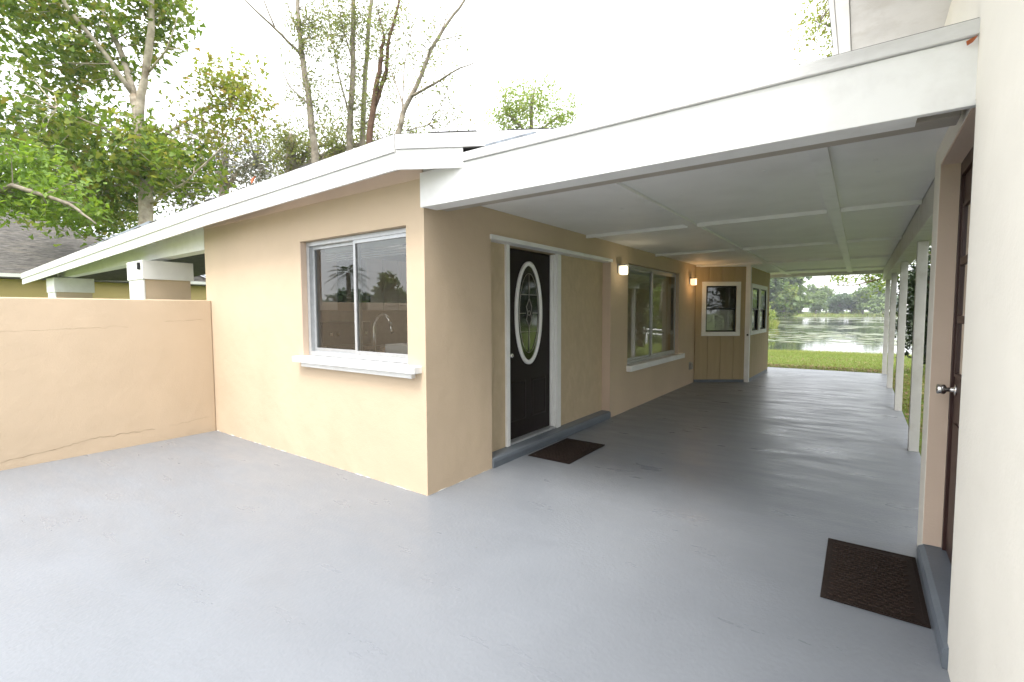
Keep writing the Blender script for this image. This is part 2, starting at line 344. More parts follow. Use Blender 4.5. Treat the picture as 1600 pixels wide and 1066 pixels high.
# ================================================================== SETTING
H = 2.407                                                   # carport ceiling
pf = struct(box('patio_floor', -3.74, 3.31, -8, 11.5, -.2, 0, 'floor_paint', None, .012))
struct(box('porch_floor', -12.2, -3.95, -.6, 2.4, -.2, -.02, 'floor_paint', None, .01))
def lake_f(x, y):
    ys = 22.3 + .5*np.sin(x*.35) + np.where(x > 9, (x-9)*1.3, 0)
    xl = np.interp(y, [0, 46, 55, 62, 75, 120, 148, 400], [-13, -12, -4.6, -5.2, -40, -32, -12.5, -20])
    yf = 215 + 12*np.sin(x*.03) - .35*np.abs(x-20)
    return np.minimum(np.minimum(y-ys, yf-y), x-xl)
def ground_h(x, y):
    f = lake_f(x, y)
    land = np.maximum(-.40, -.07 - .31*np.clip((y-12)/10.3, 0, 1)) + np.where(y > 150, np.clip(-f*.02, 0, 1.5), 0)
    land = land + .03*np.sin(x*.9)*np.sin(y*.7)*np.clip((y-12)/5, 0, 1)*np.clip(-f/3, 0, 1)
    return np.where(f < 0, np.maximum(land, -.42), -.46 - np.minimum(1.5, f*.35))
def build_ground():
    xs = np.unique(np.concatenate([np.arange(-30, 40, 1.0), -30-np.cumsum(np.geomspace(1.5, 30, 16)), 40+np.cumsum(np.geomspace(1.5, 40, 20))]))
    ys = np.unique(np.concatenate([np.arange(-12, 80, 1.0), -12-np.cumsum(np.geomspace(1.5, 20, 16)), 80+np.cumsum(np.geomspace(1.5, 14, 40))]))
    X, Y = np.meshgrid(xs, ys, indexing='ij'); Z = ground_h(X, Y); nx, ny = X.shape
    v = np.stack([X, Y, Z], -1).reshape(-1, 3); I = np.arange(nx*ny).reshape(nx, ny)
    f = np.stack([I[:-1, :-1], I[1:, :-1], I[1:, 1:], I[:-1, 1:]], -1).reshape(-1, 4).tolist()
    struct(from_data('ground', v, f, 'lawn', None, True))
build_ground()
struct(from_data('lake', [(-120, 15, -.45), (320, 15, -.45), (320, 260, -.45), (-120, 260, -.45)], [(0, 1, 2, 3)], 'water'))

# ================================================================== HOUSE
house = thing('house', 'tan stucco house with oval glass front door and white framed sliding windows', 'house', (-2, 3, 0))
HW = house
wall('window_wall', -3.86, 0, 0, 2.62, 0, .2, [(-1.738, -.205, 1.0, 2.165)], 'y', 'stucco', HW)
wall('side_wall', .2, 3.6, 0, 2.62, -.125, 0, [(.835, 3.465, -.01, 2.15)], 'x', 'stucco', HW)
wall('side_wall', 3.6, 7.8, 0, 2.62, -.2, 0, [(4.06, 6.52, .60, 2.175)], 'x', 'stucco', HW)
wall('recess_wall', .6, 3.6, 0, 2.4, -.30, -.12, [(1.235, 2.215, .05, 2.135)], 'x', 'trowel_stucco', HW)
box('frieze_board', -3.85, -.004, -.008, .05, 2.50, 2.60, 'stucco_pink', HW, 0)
# linings of the two reveals in their own pink paint, lightened to hold flash light
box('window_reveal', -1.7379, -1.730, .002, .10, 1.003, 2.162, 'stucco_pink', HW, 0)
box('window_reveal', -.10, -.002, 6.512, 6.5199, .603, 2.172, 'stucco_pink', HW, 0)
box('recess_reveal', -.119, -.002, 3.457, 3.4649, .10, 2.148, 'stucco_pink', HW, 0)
# back and far walls, inner partition, indoor floor and ceiling, with unseen openings added for daylight
wall('back_wall', .2, 7.8, 0, 2.62, -3.86, -3.66, [(4.3, 7.2, .3, 2.25)], 'x', 'interior_beige', HW)
from_data('added_slider_pane', [(-3.76, 4.3, .3), (-3.76, 7.2, .3), (-3.76, 7.2, 2.25), (-3.76, 4.3, 2.25)], [(0, 1, 2, 3)], 'screen_glass', HW)  # unseen glass opening added to bring daylight into the rooms
wall('partition_wall', -3.66, -.3, 0, 2.45, 3.62, 3.72, [(-3.0, -.9, .05, 2.2)], 'y', 'interior_beige', HW)
box('end_wall', -3.66, -.2, 7.62, 7.8, 0, 2.62, 'interior_beige', HW, 0)
box('indoor_floor', -3.66, -.2, .2, 7.62, -.05, .04, 'floor_wood', HW, 0)
wall('indoor_ceiling', -3.66, -.2, .2, 7.62, 2.45, 2.5, [(-3.0, -1.0, .7, 2.9)], 'z', 'cabinet_white', HW)
# frieze stain-free soffit and roof
E0, E1, E2, E3 = (-12.4, -.28, 2.355), (-3.06, -.28, 2.667), (.02, -.28, 2.730), (1.02, .32, 2.730)
def roof():
    top = [(-3.95, -.28, 2.637), E1, E2, E3, (1.02, .45, 2.73), (-3.95, .45, 2.64)]
    bm = bmesh.new()
    A = [bm.verts.new(p) for p in top]; B = [bm.verts.new((p[0], p[1], p[2]-.10)) for p in top]
    c = bm.verts.new((-1.5, .2, 2.73)); n = len(top); c2 = bm.verts.new((-1.5, .2, 2.605))
    for i in range(n):
        bm.faces.new([A[i], A[(i+1) % n], c]); bm.faces.new([B[(i+1) % n], B[i], c2]); bm.faces.new([A[i], B[i], B[(i+1) % n], A[(i+1) % n]])
    r = bm_obj('roof', bm, 'shingle_dark', HW)
    return r
rf = roof()
wall('roof_slab', -3.95, 1.02, .452, 8.2, 2.625, 2.732, [(-3.0, -1.0, .7, 2.9)], 'z', 'shingle_dark', HW)
from_data('added_skylight', [(-3.0, .7, 2.70), (-1.0, .7, 2.70), (-1.0, 2.9, 2.70), (-3.0, 2.9, 2.70)], [(0, 1, 2, 3)], 'bay_glass', HW)  # unseen roof opening added to brighten the kitchen from above
pr = [E0, (-3.952, -.28, 2.637), (-3.952, 2.4, 2.66), (-12.4, 2.4, 2.38)]
from_data('porch_roof', pr+[(x, y, z-.09) for x, y, z in pr], [(0, 1, 2, 3), (7, 6, 5, 4), (0, 4, 5, 1), (1, 5, 6, 2), (2, 6, 7, 3), (3, 7, 4, 0)], 'shingle_dark', HW)
def strip_board(name, line, t0, t1, thick, outset, material, parent, bevel=.003):
    """board following a polyline of (x,y,ztop): from ztop-t1 to ztop-t0, its outer face outset in front of the line"""
    pts = [np.array(p, float) for p in line]; n = len(pts); offs = []
    for i in range(n):
        nn = np.zeros(2)
        segs = []
        if i > 0: d = pts[i][:2]-pts[i-1][:2]; segs.append(np.array([d[1], -d[0]])/np.linalg.norm(d))
        if i < n-1: d = pts[i+1][:2]-pts[i][:2]; segs.append(np.array([d[1], -d[0]])/np.linalg.norm(d))
        nn = sum(segs); nn /= np.linalg.norm(nn); nn /= max(.4, nn @ segs[0]); offs.append(nn)
    bm = bmesh.new(); rings = []
    for p, o in zip(pts, offs):
        a = p[:2]+o*outset; b = p[:2]+o*(outset-thick)
        rings.append([bm.verts.new((*a, p[2]-t0)), bm.verts.new((*a, p[2]-t1)), bm.verts.new((*b, p[2]-t1)), bm.verts.new((*b, p[2]-t0))])
    for A, B in zip(rings, rings[1:]):
        for k in range(4): bm.faces.new([A[k], A[(k+1) % 4], B[(k+1) % 4], B[k]])
    bm.faces.new(rings[0]); bm.faces.new(rings[-1][::-1])
    return bm_obj(name, bm, material, parent)
strip_board('fascia_board', [E0, E1, E2], -.004, .113, .025, .026, 'weathered_white', HW)
strip_board('fascia_board', [(E2[0]+.004, E2[1], E2[2]), E3], -.004, .095, .025, .026, 'weathered_white', HW)
strip_board('lower_fascia_board', [E0, E1, E2], .116, .235, .022, .010, 'white_paint', HW)
strip_board('lower_fascia_board', [(E2[0]+.004, E2[1], E2[2]), (.44, -.034, 2.73)], .098, .235, .022, .010, 'white_paint', HW)
# soffit between wall and fascia
sv = [(-12.3, -.27, 2.27), (-3.06, -.27, 2.566), (.0, -.27, 2.612), (.0, .1, 2.612), (-3.06, .1, 2.60), (-12.3, .1, 2.30)]
from_data('soffit', sv+[(x, y, z+.012) for x, y, z in sv], [(0, 1, 4, 5), (1, 2, 3, 4), (11, 10, 7, 6), (10, 9, 8, 7), (0, 6, 7, 1), (1, 7, 8, 2)], 'white_paint', HW)
# ragged shingle edge above the fascia: one tab after the other
def shingle_edge():
    bm = bmesh.new()
    def run(a, b):
        a = np.array(a); b = np.array(b); L_ = np.linalg.norm(b-a); s = 0
        d = (b-a)/L_; nrm = np.array([d[1], -d[0], 0])
        while s < L_-.05:
            l = random.uniform(.16, .34); e = min(L_, s+l); o = random.uniform(.015, .032); h = random.uniform(.003, .009)
            p0 = a+d*s; p1 = a+d*(e-.006)
            q = [p0+nrm*o, p1+nrm*o, p1-nrm*.2, p0-nrm*.2]
            vs_ = [bm.verts.new((*c[:2], c[2]+.006)) for c in q]+[bm.verts.new((*c[:2], c[2]+.006+h)) for c in q]
            for f in [(3, 2, 1, 0), (4, 5, 6, 7), (0, 1, 5, 4), (1, 2, 6, 5), (2, 3, 7, 6), (3, 0, 4, 7)]: bm.faces.new([vs_[i] for i in f])
            s = e
    run(E0, E1); run(E1, E2); run(E2, E3)
    o = bm_obj('shingle_edge', bm, 'shingle_dark', HW); o['kind'] = 'stuff'
shingle_edge()
box('flashing', .47, 1.0, .03, .35, 2.597, 2.645, 'flashing', HW, 0)
# a low raised roof sheet further along the eave
from_data('roof_sheet', [(-7.6, -.24, 2.575), (-4.9, -.24, 2.685), (-4.9, 1.0, 2.70), (-7.6, 1.0, 2.60), (-7.6, -.24, 2.52), (-4.9, -.24, 2.62), (-4.9, 1.0, 2.62), (-7.6, 1.0, 2.52)],
          [(0, 1, 2, 3), (7, 6, 5, 4), (0, 4, 5, 1), (1, 5, 6, 2), (2, 6, 7, 3), (3, 7, 4, 0)], 'flashing', HW)
# porch beam and piers beyond the low wall
bm = bmesh.new()
pb = [(-3.87, 2.255), (-3.87, 2.60), (-10.6, 2.33), (-10.6, 2.205)]
A = [bm.verts.new((x, .0, z)) for x, z in pb]; B = [bm.verts.new((x, .16, z)) for x, z in pb]
bm.faces.new(A); bm.faces.new(B[::-1])
for i in range(4): bm.faces.new([A[i], B[i], B[(i+1) % 4], A[(i+1) % 4]])
bm_obj('porch_beam', bm, 'white_paint', HW)
box('beam_end_post', -10.75, -10.61, -.02, .18, 2.2, 2.33, 'white_paint', HW)
def pier(x1, y0, y1, zt, zc):
    p = box('pier', x1-.58, x1-.03, y0+.035, y1-.035, -.1, zt-.003, 'stucco', HW, .004)
    box('pier_cap', x1-.61, x1, y0, y1, zc, zt, 'white_paint', p, .006)
    box('pier_front_layer', x1-.585, x1-.025, y0+.012, y0+.033, -.1, zc-.003, 'white_paint', p, .003)  # thin white layer over the front face only
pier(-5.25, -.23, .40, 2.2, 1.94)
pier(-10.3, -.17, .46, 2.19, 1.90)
o = box('sensor_box', -5.36, -5.31, -.262, -.232, 2.07, 2.17, 'black_sash', None, .008); tag(o, 'small black sensor box fixed to the front of the white pier cap', 'sensor')

# doorstep left: full width of the recess, rounded nose
bm = bmesh.new(); prof = [(-.12, 0.002), (.015, .002), (.018, .06), (.012, .085), (-.01, .096), (-.12, .099)]
A = [bm.verts.new((x, .838, z)) for x, z in prof]; B = [bm.verts.new((x, 3.462, z)) for x, z in prof]
bm.faces.new(A); bm.faces.new(B[::-1])
for i in range(len(prof)): bm.faces.new([A[i], B[i], B[(i+1) % 6], A[(i+1) % 6]])
bm_obj('doorstep', bm, 'step_paint', HW)
box('lintel_trim', -.117, .022, .82, 3.48, 2.136, 2.178, 'white_paint', HW, .004)
# front door: frame, leaf with raised panels, oval light
door = box('front_door', -.225, -.18, 1.262, 2.178, .125, 2.125, 'dark_door', HW, .003)
box('threshold', -.24, -.105, 1.265, 2.175, .099, .122, 'aluminium', HW, .004)
box('door_casing', -.13, -.095, 1.205, 1.262, .10, 2.148, 'white_paint', HW, .004)
box('door_casing', -.13, -.095, 2.195, 2.285, .10, 2.148, 'white_paint', HW, .004)
box('door_jamb', -.24, -.13, 2.178, 2.212, .10, 2.13, 'white_paint', HW, .003)
box('door_jamb', -.24, -.13, 1.236, 1.262, .10, 2.13, 'white_paint', HW, .003)
box('door_stop', -.178, -.155, 2.160, 2.178, .123, 2.12, 'white_paint', HW, .002)
def panel_frame(y0, y1, z0, z1, x=-.18):
    bm = bmesh.new(); wd = .022
    O_ = [(y0, z0), (y1, z0), (y1, z1), (y0, z1)]; I_ = [(y0+wd, z0+wd), (y1-wd, z0+wd), (y1-wd, z1-wd), (y0+wd, z1-wd)]; J_ = [(y0+wd*2, z0+wd*2), (y1-wd*2, z0+wd*2), (y1-wd*2, z1-wd*2), (y0+wd*2, z1-wd*2)]
    rings = [[bm.verts.new((xx, a, b)) for a, b in q] for q, xx in ((O_, x-.002), (I_, x+.009), (J_, x-.002))]
    for A, B in zip(rings, rings[1:]):
        for k in range(4): bm.faces.new([A[k], A[(k+1) % 4], B[(k+1) % 4], B[k]])
    bm_obj('door_panel', bm, 'dark_door', door)
panel_frame(1.36, 1.67, .30, .74); panel_frame(1.77, 2.08, .30, .74)
OC = (1.715, 1.455); OA, OB = .225, .525
def oval_ring(a0, b0, a1, b1, x0, x1, name, material, parent, n=64, mid=None):
    bm = bmesh.new(); rings = []
    sec = [(a0, b0, x0), (a0, b0, x1-.006), ((a0*.7+a1*.3), (b0*.7+b1*.3), x1), ((a0*.3+a1*.7), (b0*.3+b1*.7), x1), (a1, b1, x1-.008), (a1, b1, x0)]
    for a, b, x in sec: rings.append([bm.verts.new((x, OC[0]+a*math.cos(2*math.pi*k/n), OC[1]+b*math.sin(2*math.pi*k/n))) for k in range(n)])
    for A, B in zip(rings, rings[1:]):
        for k in range(n): bm.faces.new([A[k], A[(k+1) % n], B[(k+1) % n], B[k]])
    return bm_obj(name, bm, material, parent, True)
oval_ring(OA+.035, OB+.035, OA-.012, OB-.012, -.182, -.155, 'oval_frame', 'white_paint', door)
n = 64
from_data('oval_pane', [(-.172, OC[0]+OA*math.cos(2*math.pi*k/n), OC[1]+OB*math.sin(2*math.pi*k/n)) for k in range(n)], [tuple(range(n))], 'leaded_glass', door)
def came():
    bm = bmesh.new(); X = -.168; c0, c1 = OC
    el = lambda s: [(X, c0+OA*s*math.cos(2*math.pi*k/40), c1+OB*s*math.sin(2*math.pi*k/40)) for k in range(41)]
    add_tube(bm, el(.82), .004, 5)
    for a, b in [((0, .43), (0, .16)), ((0, -.43), (0, -.16)), ((-.18, .0), (-.065, .0)), ((.18, 0), (.065, 0)), ((-.15, .2), (.15, .2)), ((-.15, -.2), (.15, -.2))]:
        add_tube(bm, [(X, c0+a[0], c1+a[1]), (X, c0+b[0], c1+b[1])], .0045, 5)
    for sgn in (1, -1):
        add_tube(bm, [(X, c0, c1+.16*sgn), (X, c0+.05, c1+.07*sgn), (X, c0+.03, c1), (X, c0, c1-.03*sgn)], .0045, 5)
        add_tube(bm, [(X, c0, c1+.16*sgn), (X, c0-.05, c1+.07*sgn), (X, c0-.03, c1), (X, c0, c1-.03*sgn)], .0045, 5)
    bm_obj('leading', bm, 'brass_caming', door, True)
    # dark bevelled petals in the middle
    for i, (dy, dz, a, b) in enumerate([(0, .10, .034, .065), (-.045, .0, .03, .06), (.045, .0, .03, .06), (0, -.09, .032, .06)]):
        from_data('glass_petal', [(X-.001, c0+dy+a*math.cos(2*math.pi*k/14), c1+dz+b*math.sin(2*math.pi*k/14)) for k in range(14)], [tuple(range(14))], 'black_sash', door)
came()
bm = bmesh.new(); add_lathe(bm, [(0, .028), (.006, .028), (.008, .011), (.035, .011), (.04, .02), (.055, .027), (.068, .022), (.072, .004)], (-.18, 1.325, 1.02), (1, 0, 0)); bm_obj('door_knob', bm, 'chrome', door, True)

# sliding windows
def slider(axis, u0, u1, v0, v1, w_, sgn, name='sliding_window', front='right', fr=.042, skew=0.0):
    """frame in plane (u,v) at depth w_; sgn = outward direction of the wall normal along w"""
    def b(nm, a0, a1, c0, c1, d0, d1, mt, par, bev=.003):
        lo, hi = sorted((w_+sgn*d0, w_+sgn*d1))
        return box(nm, lo, hi, a0, a1, c0, c1, mt, par, bev) if axis == 'x' else box(nm, a0, a1, lo, hi, c0, c1, mt, par, bev)
    win = thing_part(name)
    b('frame_rail', u0, u1, v0, v0+fr, -.03, .045, 'aluminium', win); b('frame_rail', u0, u1, v1-fr, v1, -.03, .045, 'aluminium', win)
    b('frame_stile', u0, u0+fr, v0+fr, v1-fr, -.03, .045, 'aluminium', win); b('frame_stile', u1-fr, u1, v0+fr, v1-fr, -.03, .045, 'aluminium', win)
    um = (u0+u1)/2
    for (a, c, d) in ((u0+fr, um+.02, -.02), (um-.02, u1-fr, .012)):
        s = .032
        b('sash_stile', a, a+s, v0+fr, v1-fr, d, d+.026, 'aluminium', win, .002); b('sash_stile', c-s, c, v0+fr, v1-fr, d, d+.026, 'aluminium', win, .002)
        b('sash_rail', a+s, c-s, v0+fr, v0+fr+s, d, d+.026, 'aluminium', win, .002); b('sash_rail', a+s, c-s, v1-fr-s, v1-fr, d, d+.026, 'aluminium', win, .002)
        ww = w_+sgn*(d+.013); q = [(a+s-.004, v0+fr+s-.004), (c-s+.004, v0+fr+s-.004), (c-s+.004, v1-fr-s+.004), (a+s-.004, v1-fr-s+.004)]
        uc = (a+c)/2      # panes turned slightly to steer what they reflect
        from_data('pane', [(ww+(p0-uc)*skew, p0, p1) if axis == 'x' else (p0, ww, p1) for p0, p1 in q], [(0, 1, 2, 3)], 'glass', win)
    return win
def thing_part(name):                # a part that only gathers its pieces
    o = bpy.data.objects.new(name, None); col.objects.link(o); o.empty_display_size = .05; o.parent = HW; o.matrix_parent_inverse = HW.matrix_world.inverted(); return o
slider('y', -1.725, -.207, 1.045, 2.163, .105, -1)
slider('x', 4.062, 6.51, .675, 2.173, -.105, 1, skew=.042)
s1 = box('window_sill', -1.79, -.045, -.085, .10, .985, 1.04, 'white_paint', HW, .006)
box('sill_apron', -1.70, -.12, -.045, -.001, .94, .984, 'white_paint', s1, .004)
box('window_sill', -.10, .075, 4.03, 6.70, .585, .672, 'white_paint', HW, .006)
# ragged white caulk along the wall foot
def caulk(pts_fn, L_, nm):
    bm = bmesh.new(); s = 0; vs_ = []
    while s < L_:
        h = .001+.008*random.random()**6; d = .001+.009*random.random()**6
        vs_.append((pts_fn(s, 0, h), pts_fn(s, d, .003))); s += .05
    A = [[bm.verts.new(p) for p in q] for q in vs_]
    for a, b in zip(A, A[1:]): bm.faces.new([a[0], a[1], b[1], b[0]])
    bm_obj(nm, bm, 'caulk', HW)
caulk(lambda s, d, h: (-3.7+s, -.002-d, h), 3.7, 'caulk_line')
caulk(lambda s, d, h: (.002+d, s, h), .82, 'caulk_line')

# ------------------------------------------------------------------ inside the kitchen
k = thing('kitchen_wall_cabinet', 'white kitchen wall cabinets on the far wall seen through the kitchen window', 'cabinet', (-3.5, 1.6, 1.5))
box('carcass', -3.655, -3.32, .5, 1.49, 1.50, 2.30, 'cabinet_white', k, .004); box('carcass', -3.655, -3.32, 1.99, 3.3, 1.50, 2.30, 'cabinet_white', k, .004)
for y0 in (.505, .84, 1.165, 1.995, 2.30, 2.60, 2.93):
    dd = box('cabinet_door', -3.318, -3.30, y0, y0+.315 if y0 < 1.9 else y0+.295, 1.505, 2.295, 'cabinet_white', k, .003)
    box('inset_panel', -3.3005, -3.296, y0+.05, y0+.25, 1.56, 2.24, 'cabinet_white', dd, .003)
k = thing('range_hood', 'dark range hood between the white kitchen wall cabinets', 'hood', (-3.5, 1.74, 1.6)); box('canopy', -3.655, -3.2, 1.50, 1.98, 1.62, 1.72, 'counter_dark', k, .01); box('flue', -3.655, -3.36, 1.52, 1.96, 1.722, 2.3, 'counter_dark', k, .006)
k = thing('kitchen_counter', 'dark counter over white base cabinets along the far kitchen wall', 'counter', (-3.4, 2, 0))
box('counter_top', -3.655, -3.02, .88, 3.4, .90, .945, 'counter_dark', k, .005); box('base_cabinet', -3.65, -3.06, .88, 3.4, .05, .895, 'cabinet_white', k, .005)
box('backsplash', -3.659, -3.645, .4, 3.5, .95, 1.495, 'tile_backsplash', k, 0)
k = thing('kitchen_range', 'dark kitchen range with raised back panel on the far counter', 'range', (-3.3, 1.74, .95)); box('cooktop', -3.64, -3.0, 1.50, 1.98, .947, .975, 'counter_dark', k, .006); box('back_panel', -3.64, -3.56, 1.40, 2.25, .977, 1.33, 'counter_dark', k, .01)
for y0 in (1.5, 1.62, 2.0, 2.12): box('range_knob', -3.56, -3.54, y0, y0+.05, 1.12, 1.17, 'chrome', k, .006)
k = thing('sink_counter', 'dark sink counter just inside the kitchen window', 'counter', (-1.6, .5, 0))
box('counter_top', -3.0, -.32, .215, .86, .90, .945, 'counter_dark', k, .005); box('base_cabinet', -3.0, -.32, .22, .82, .05, .895, 'cabinet_white', k, .005)
f = thing('kitchen_faucet', 'tall gooseneck metal faucet standing inside the kitchen window', 'faucet', (-1.13, .4, .945))
fx, fy = -1.13, .40
arc = [(fx, fy, .94), (fx, fy, 1.31)] + [(fx+.115-.115*math.cos(t), fy+.02*t/3, 1.31+.14*math.sin(t)) for t in np.linspace(.15, 2.7, 12)]
tube('spout', arc, .014, 'chrome', f); e = arc[-1]; tube('spray_head', [e, (e[0]+.03, e[1]+.005, e[2]-.10)], [.015, .02], 'chrome', f)
bm = bmesh.new(); add_lathe(bm, [(0, .03), (.008, .028), (.015, .018), (.05, .016)], (fx, fy, .945), (0, 0, 1)); bm_obj('base', bm, 'chrome', f, True)
tube('lever', [(fx-.01, fy, 1.0), (fx-.09, fy+.01, 1.09)], .006, 'chrome', f)
o = box('dish_rack', -1.10, -.72, .50, .72, .946, 1.15, 'cabinet_white', None, .01); tag(o, 'white box lying beside the faucet on the sink counter', 'box')
def blind(name, label, axis, u0, u1, z0, z1, w_):
    t = thing(name, label, 'blind', (0, 0, z0) if axis else (0, 0, z0))
    n_ = int((z1-z0)/.022)
    for i in range(n_):
        z = z1-.03-i*.022
        bmx = (w_-.02, w_+.02, u0, u1) if axis == 'x' else (u0, u1, w_-.02, w_+.02)
        box('slat', *bmx, z, z+.004, 'blind', t, 0)
    bmx = (w_-.03, w_+.03, u0, u1) if axis == 'x' else (u0, u1, w_-.03, w_+.03)
    box('head_rail', *bmx, z1-.025, z1+.03, 'blind', t, .003)
blind('window_blind', 'raised white slat blind at the top of the kitchen window', 'y', -1.66, -.26, 1.97, 2.10, .25)
blind('window_blind', 'raised pale slat blind at the top of the wide window under the carport', 'x', 4.13, 6.44, 1.85, 2.10, -.25)

# ================================================================== LOW WALL
lw = thing('patio_wall', 'low tan stucco patio wall with a thin crack along its foot', 'wall', (-3.8, -3, 0))
box('wall_body', -3.93, -3.73, -8, -.003, -.1, 1.625, 'stucco', lw, .012)
def crack(line, nm, x=-3.7285, wd=.005):
    bm = bmesh.new(); pts = []
    for a, b in zip(line, line[1:]):
        for k_ in range(10):
            t_ = k_/10; pts.append((a[0]+(b[0]-a[0])*t_, a[1]+(b[1]-a[1])*t_+random.gauss(0, .006)))
    A = [[bm.verts.new((x, y, z-wd*(.1+random.random()*.6))), bm.verts.new((x, y, z+wd*(.1+random.random()*.6)))] for y, z in pts]
    for a, b in zip(A, A[1:]): bm.faces.new([a[0], a[1], b[1], b[0]])
    bm_obj(nm, bm, 'crack_brown', lw)
crack([(-1.95, .07), (-1.5, .11), (-1.2, .155), (-.9, .155), (-.62, .15)], 'crack', wd=.0035)
crack([(-.5, .16), (-.3, .165), (-.06, .20)], 'crack', wd=.002)
crack([(-1.9, 1.30), (-1.3, 1.315), (-.8, 1.33)], 'crack', wd=.0015); crack([(-.5, 1.37), (-.05, 1.39)], 'crack', wd=.002)

# ================================================================== CARPORT
cp = thing('carport', 'flat white carport roof with battened ceiling carried on slim grey posts', 'carport', (1.6, 5, 0))
fas = [('fascia_board', .004, 3.088, -.034, -.002, 2.272, 2.524, 'white_paint')]
box('fascia_board', .003, 3.108, -.040, -.004, 2.270, 2.530, 'white_paint', cp, .004)
box('upper_fascia_board', .45, 3.108, -.058, -.003, 2.533, 2.592, 'weathered_white', cp, .004)
box('header_strip', .02, 2.93, -.003, .12, 2.2715, 2.40, 'white_paint', cp, .003)
box('header_beam', .005, 3.08, .121, .26, 2.288, 2.404, 'taupe_unlit', cp, .003)  # inner board, its dark unlit tone put into the colour
box('roof_deck', .003, 3.085, -.002, 11.6, 2.422, 2.586, 'grey_white_paint', cp, 0)
box('roof_deck', 3.087, 3.48, 1.33, 11.6, 2.424, 2.588, 'grey_white_paint', cp, 0)
box('drip_edge', .46, 3.098, -.050, .05, 2.5925, 2.596, 'shingle_dark', cp, 0)
XB = [1.268, 2.535]; YB = [.262, 2.728, 5.2, 7.66, 10.1, 11.5]
xe = [.002, XB[0], XB[1], 3.16]
for i in range(3):
    for j in range(5): box('ceiling_panel', xe[i]+.003, xe[i+1]-.003, YB[j]+.002, YB[j+1]-.002, H, H+.013, 'ceiling_paint', cp, .001)
for x in XB: box('ceiling_batten', x-.05, x+.05, .263, 11.48, H-.024, H-.0005, 'white_paint', cp, .004)
for y in YB[1:5]:
    for a, b in ((.004, XB[0]-.052), (XB[0]+.052, XB[1]-.052), (XB[1]+.052, 3.155)): box('cross_batten', a, b, y-.018, y+.018, H-.038, H-.0005, 'white_paint', cp, .003)
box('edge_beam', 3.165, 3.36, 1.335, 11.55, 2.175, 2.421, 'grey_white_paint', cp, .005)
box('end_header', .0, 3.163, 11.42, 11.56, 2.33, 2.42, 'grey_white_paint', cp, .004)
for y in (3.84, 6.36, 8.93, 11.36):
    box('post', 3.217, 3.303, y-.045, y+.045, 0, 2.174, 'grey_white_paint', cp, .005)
# white nail heads in the ceiling
bm = bmesh.new()
for u, v in [(825, 323), (849, 322), (870, 341), (972, 326), (1195, 267), (1064, 306), (1371, 268), (1368, 250), (1160, 312)]:
    d = fw + RT*(u-800)/FPX - UP*(v-533)/FPX; p = CAM + d*(H-CAM[2])/d[2]
    add_box(bm, p[0]-.012, p[0]+.012, p[1]-.010, p[1]+.010, H-.004, H-.0004)
o = bm_obj('nail_head', bm, 'white_paint', cp); o['kind'] = 'stuff'

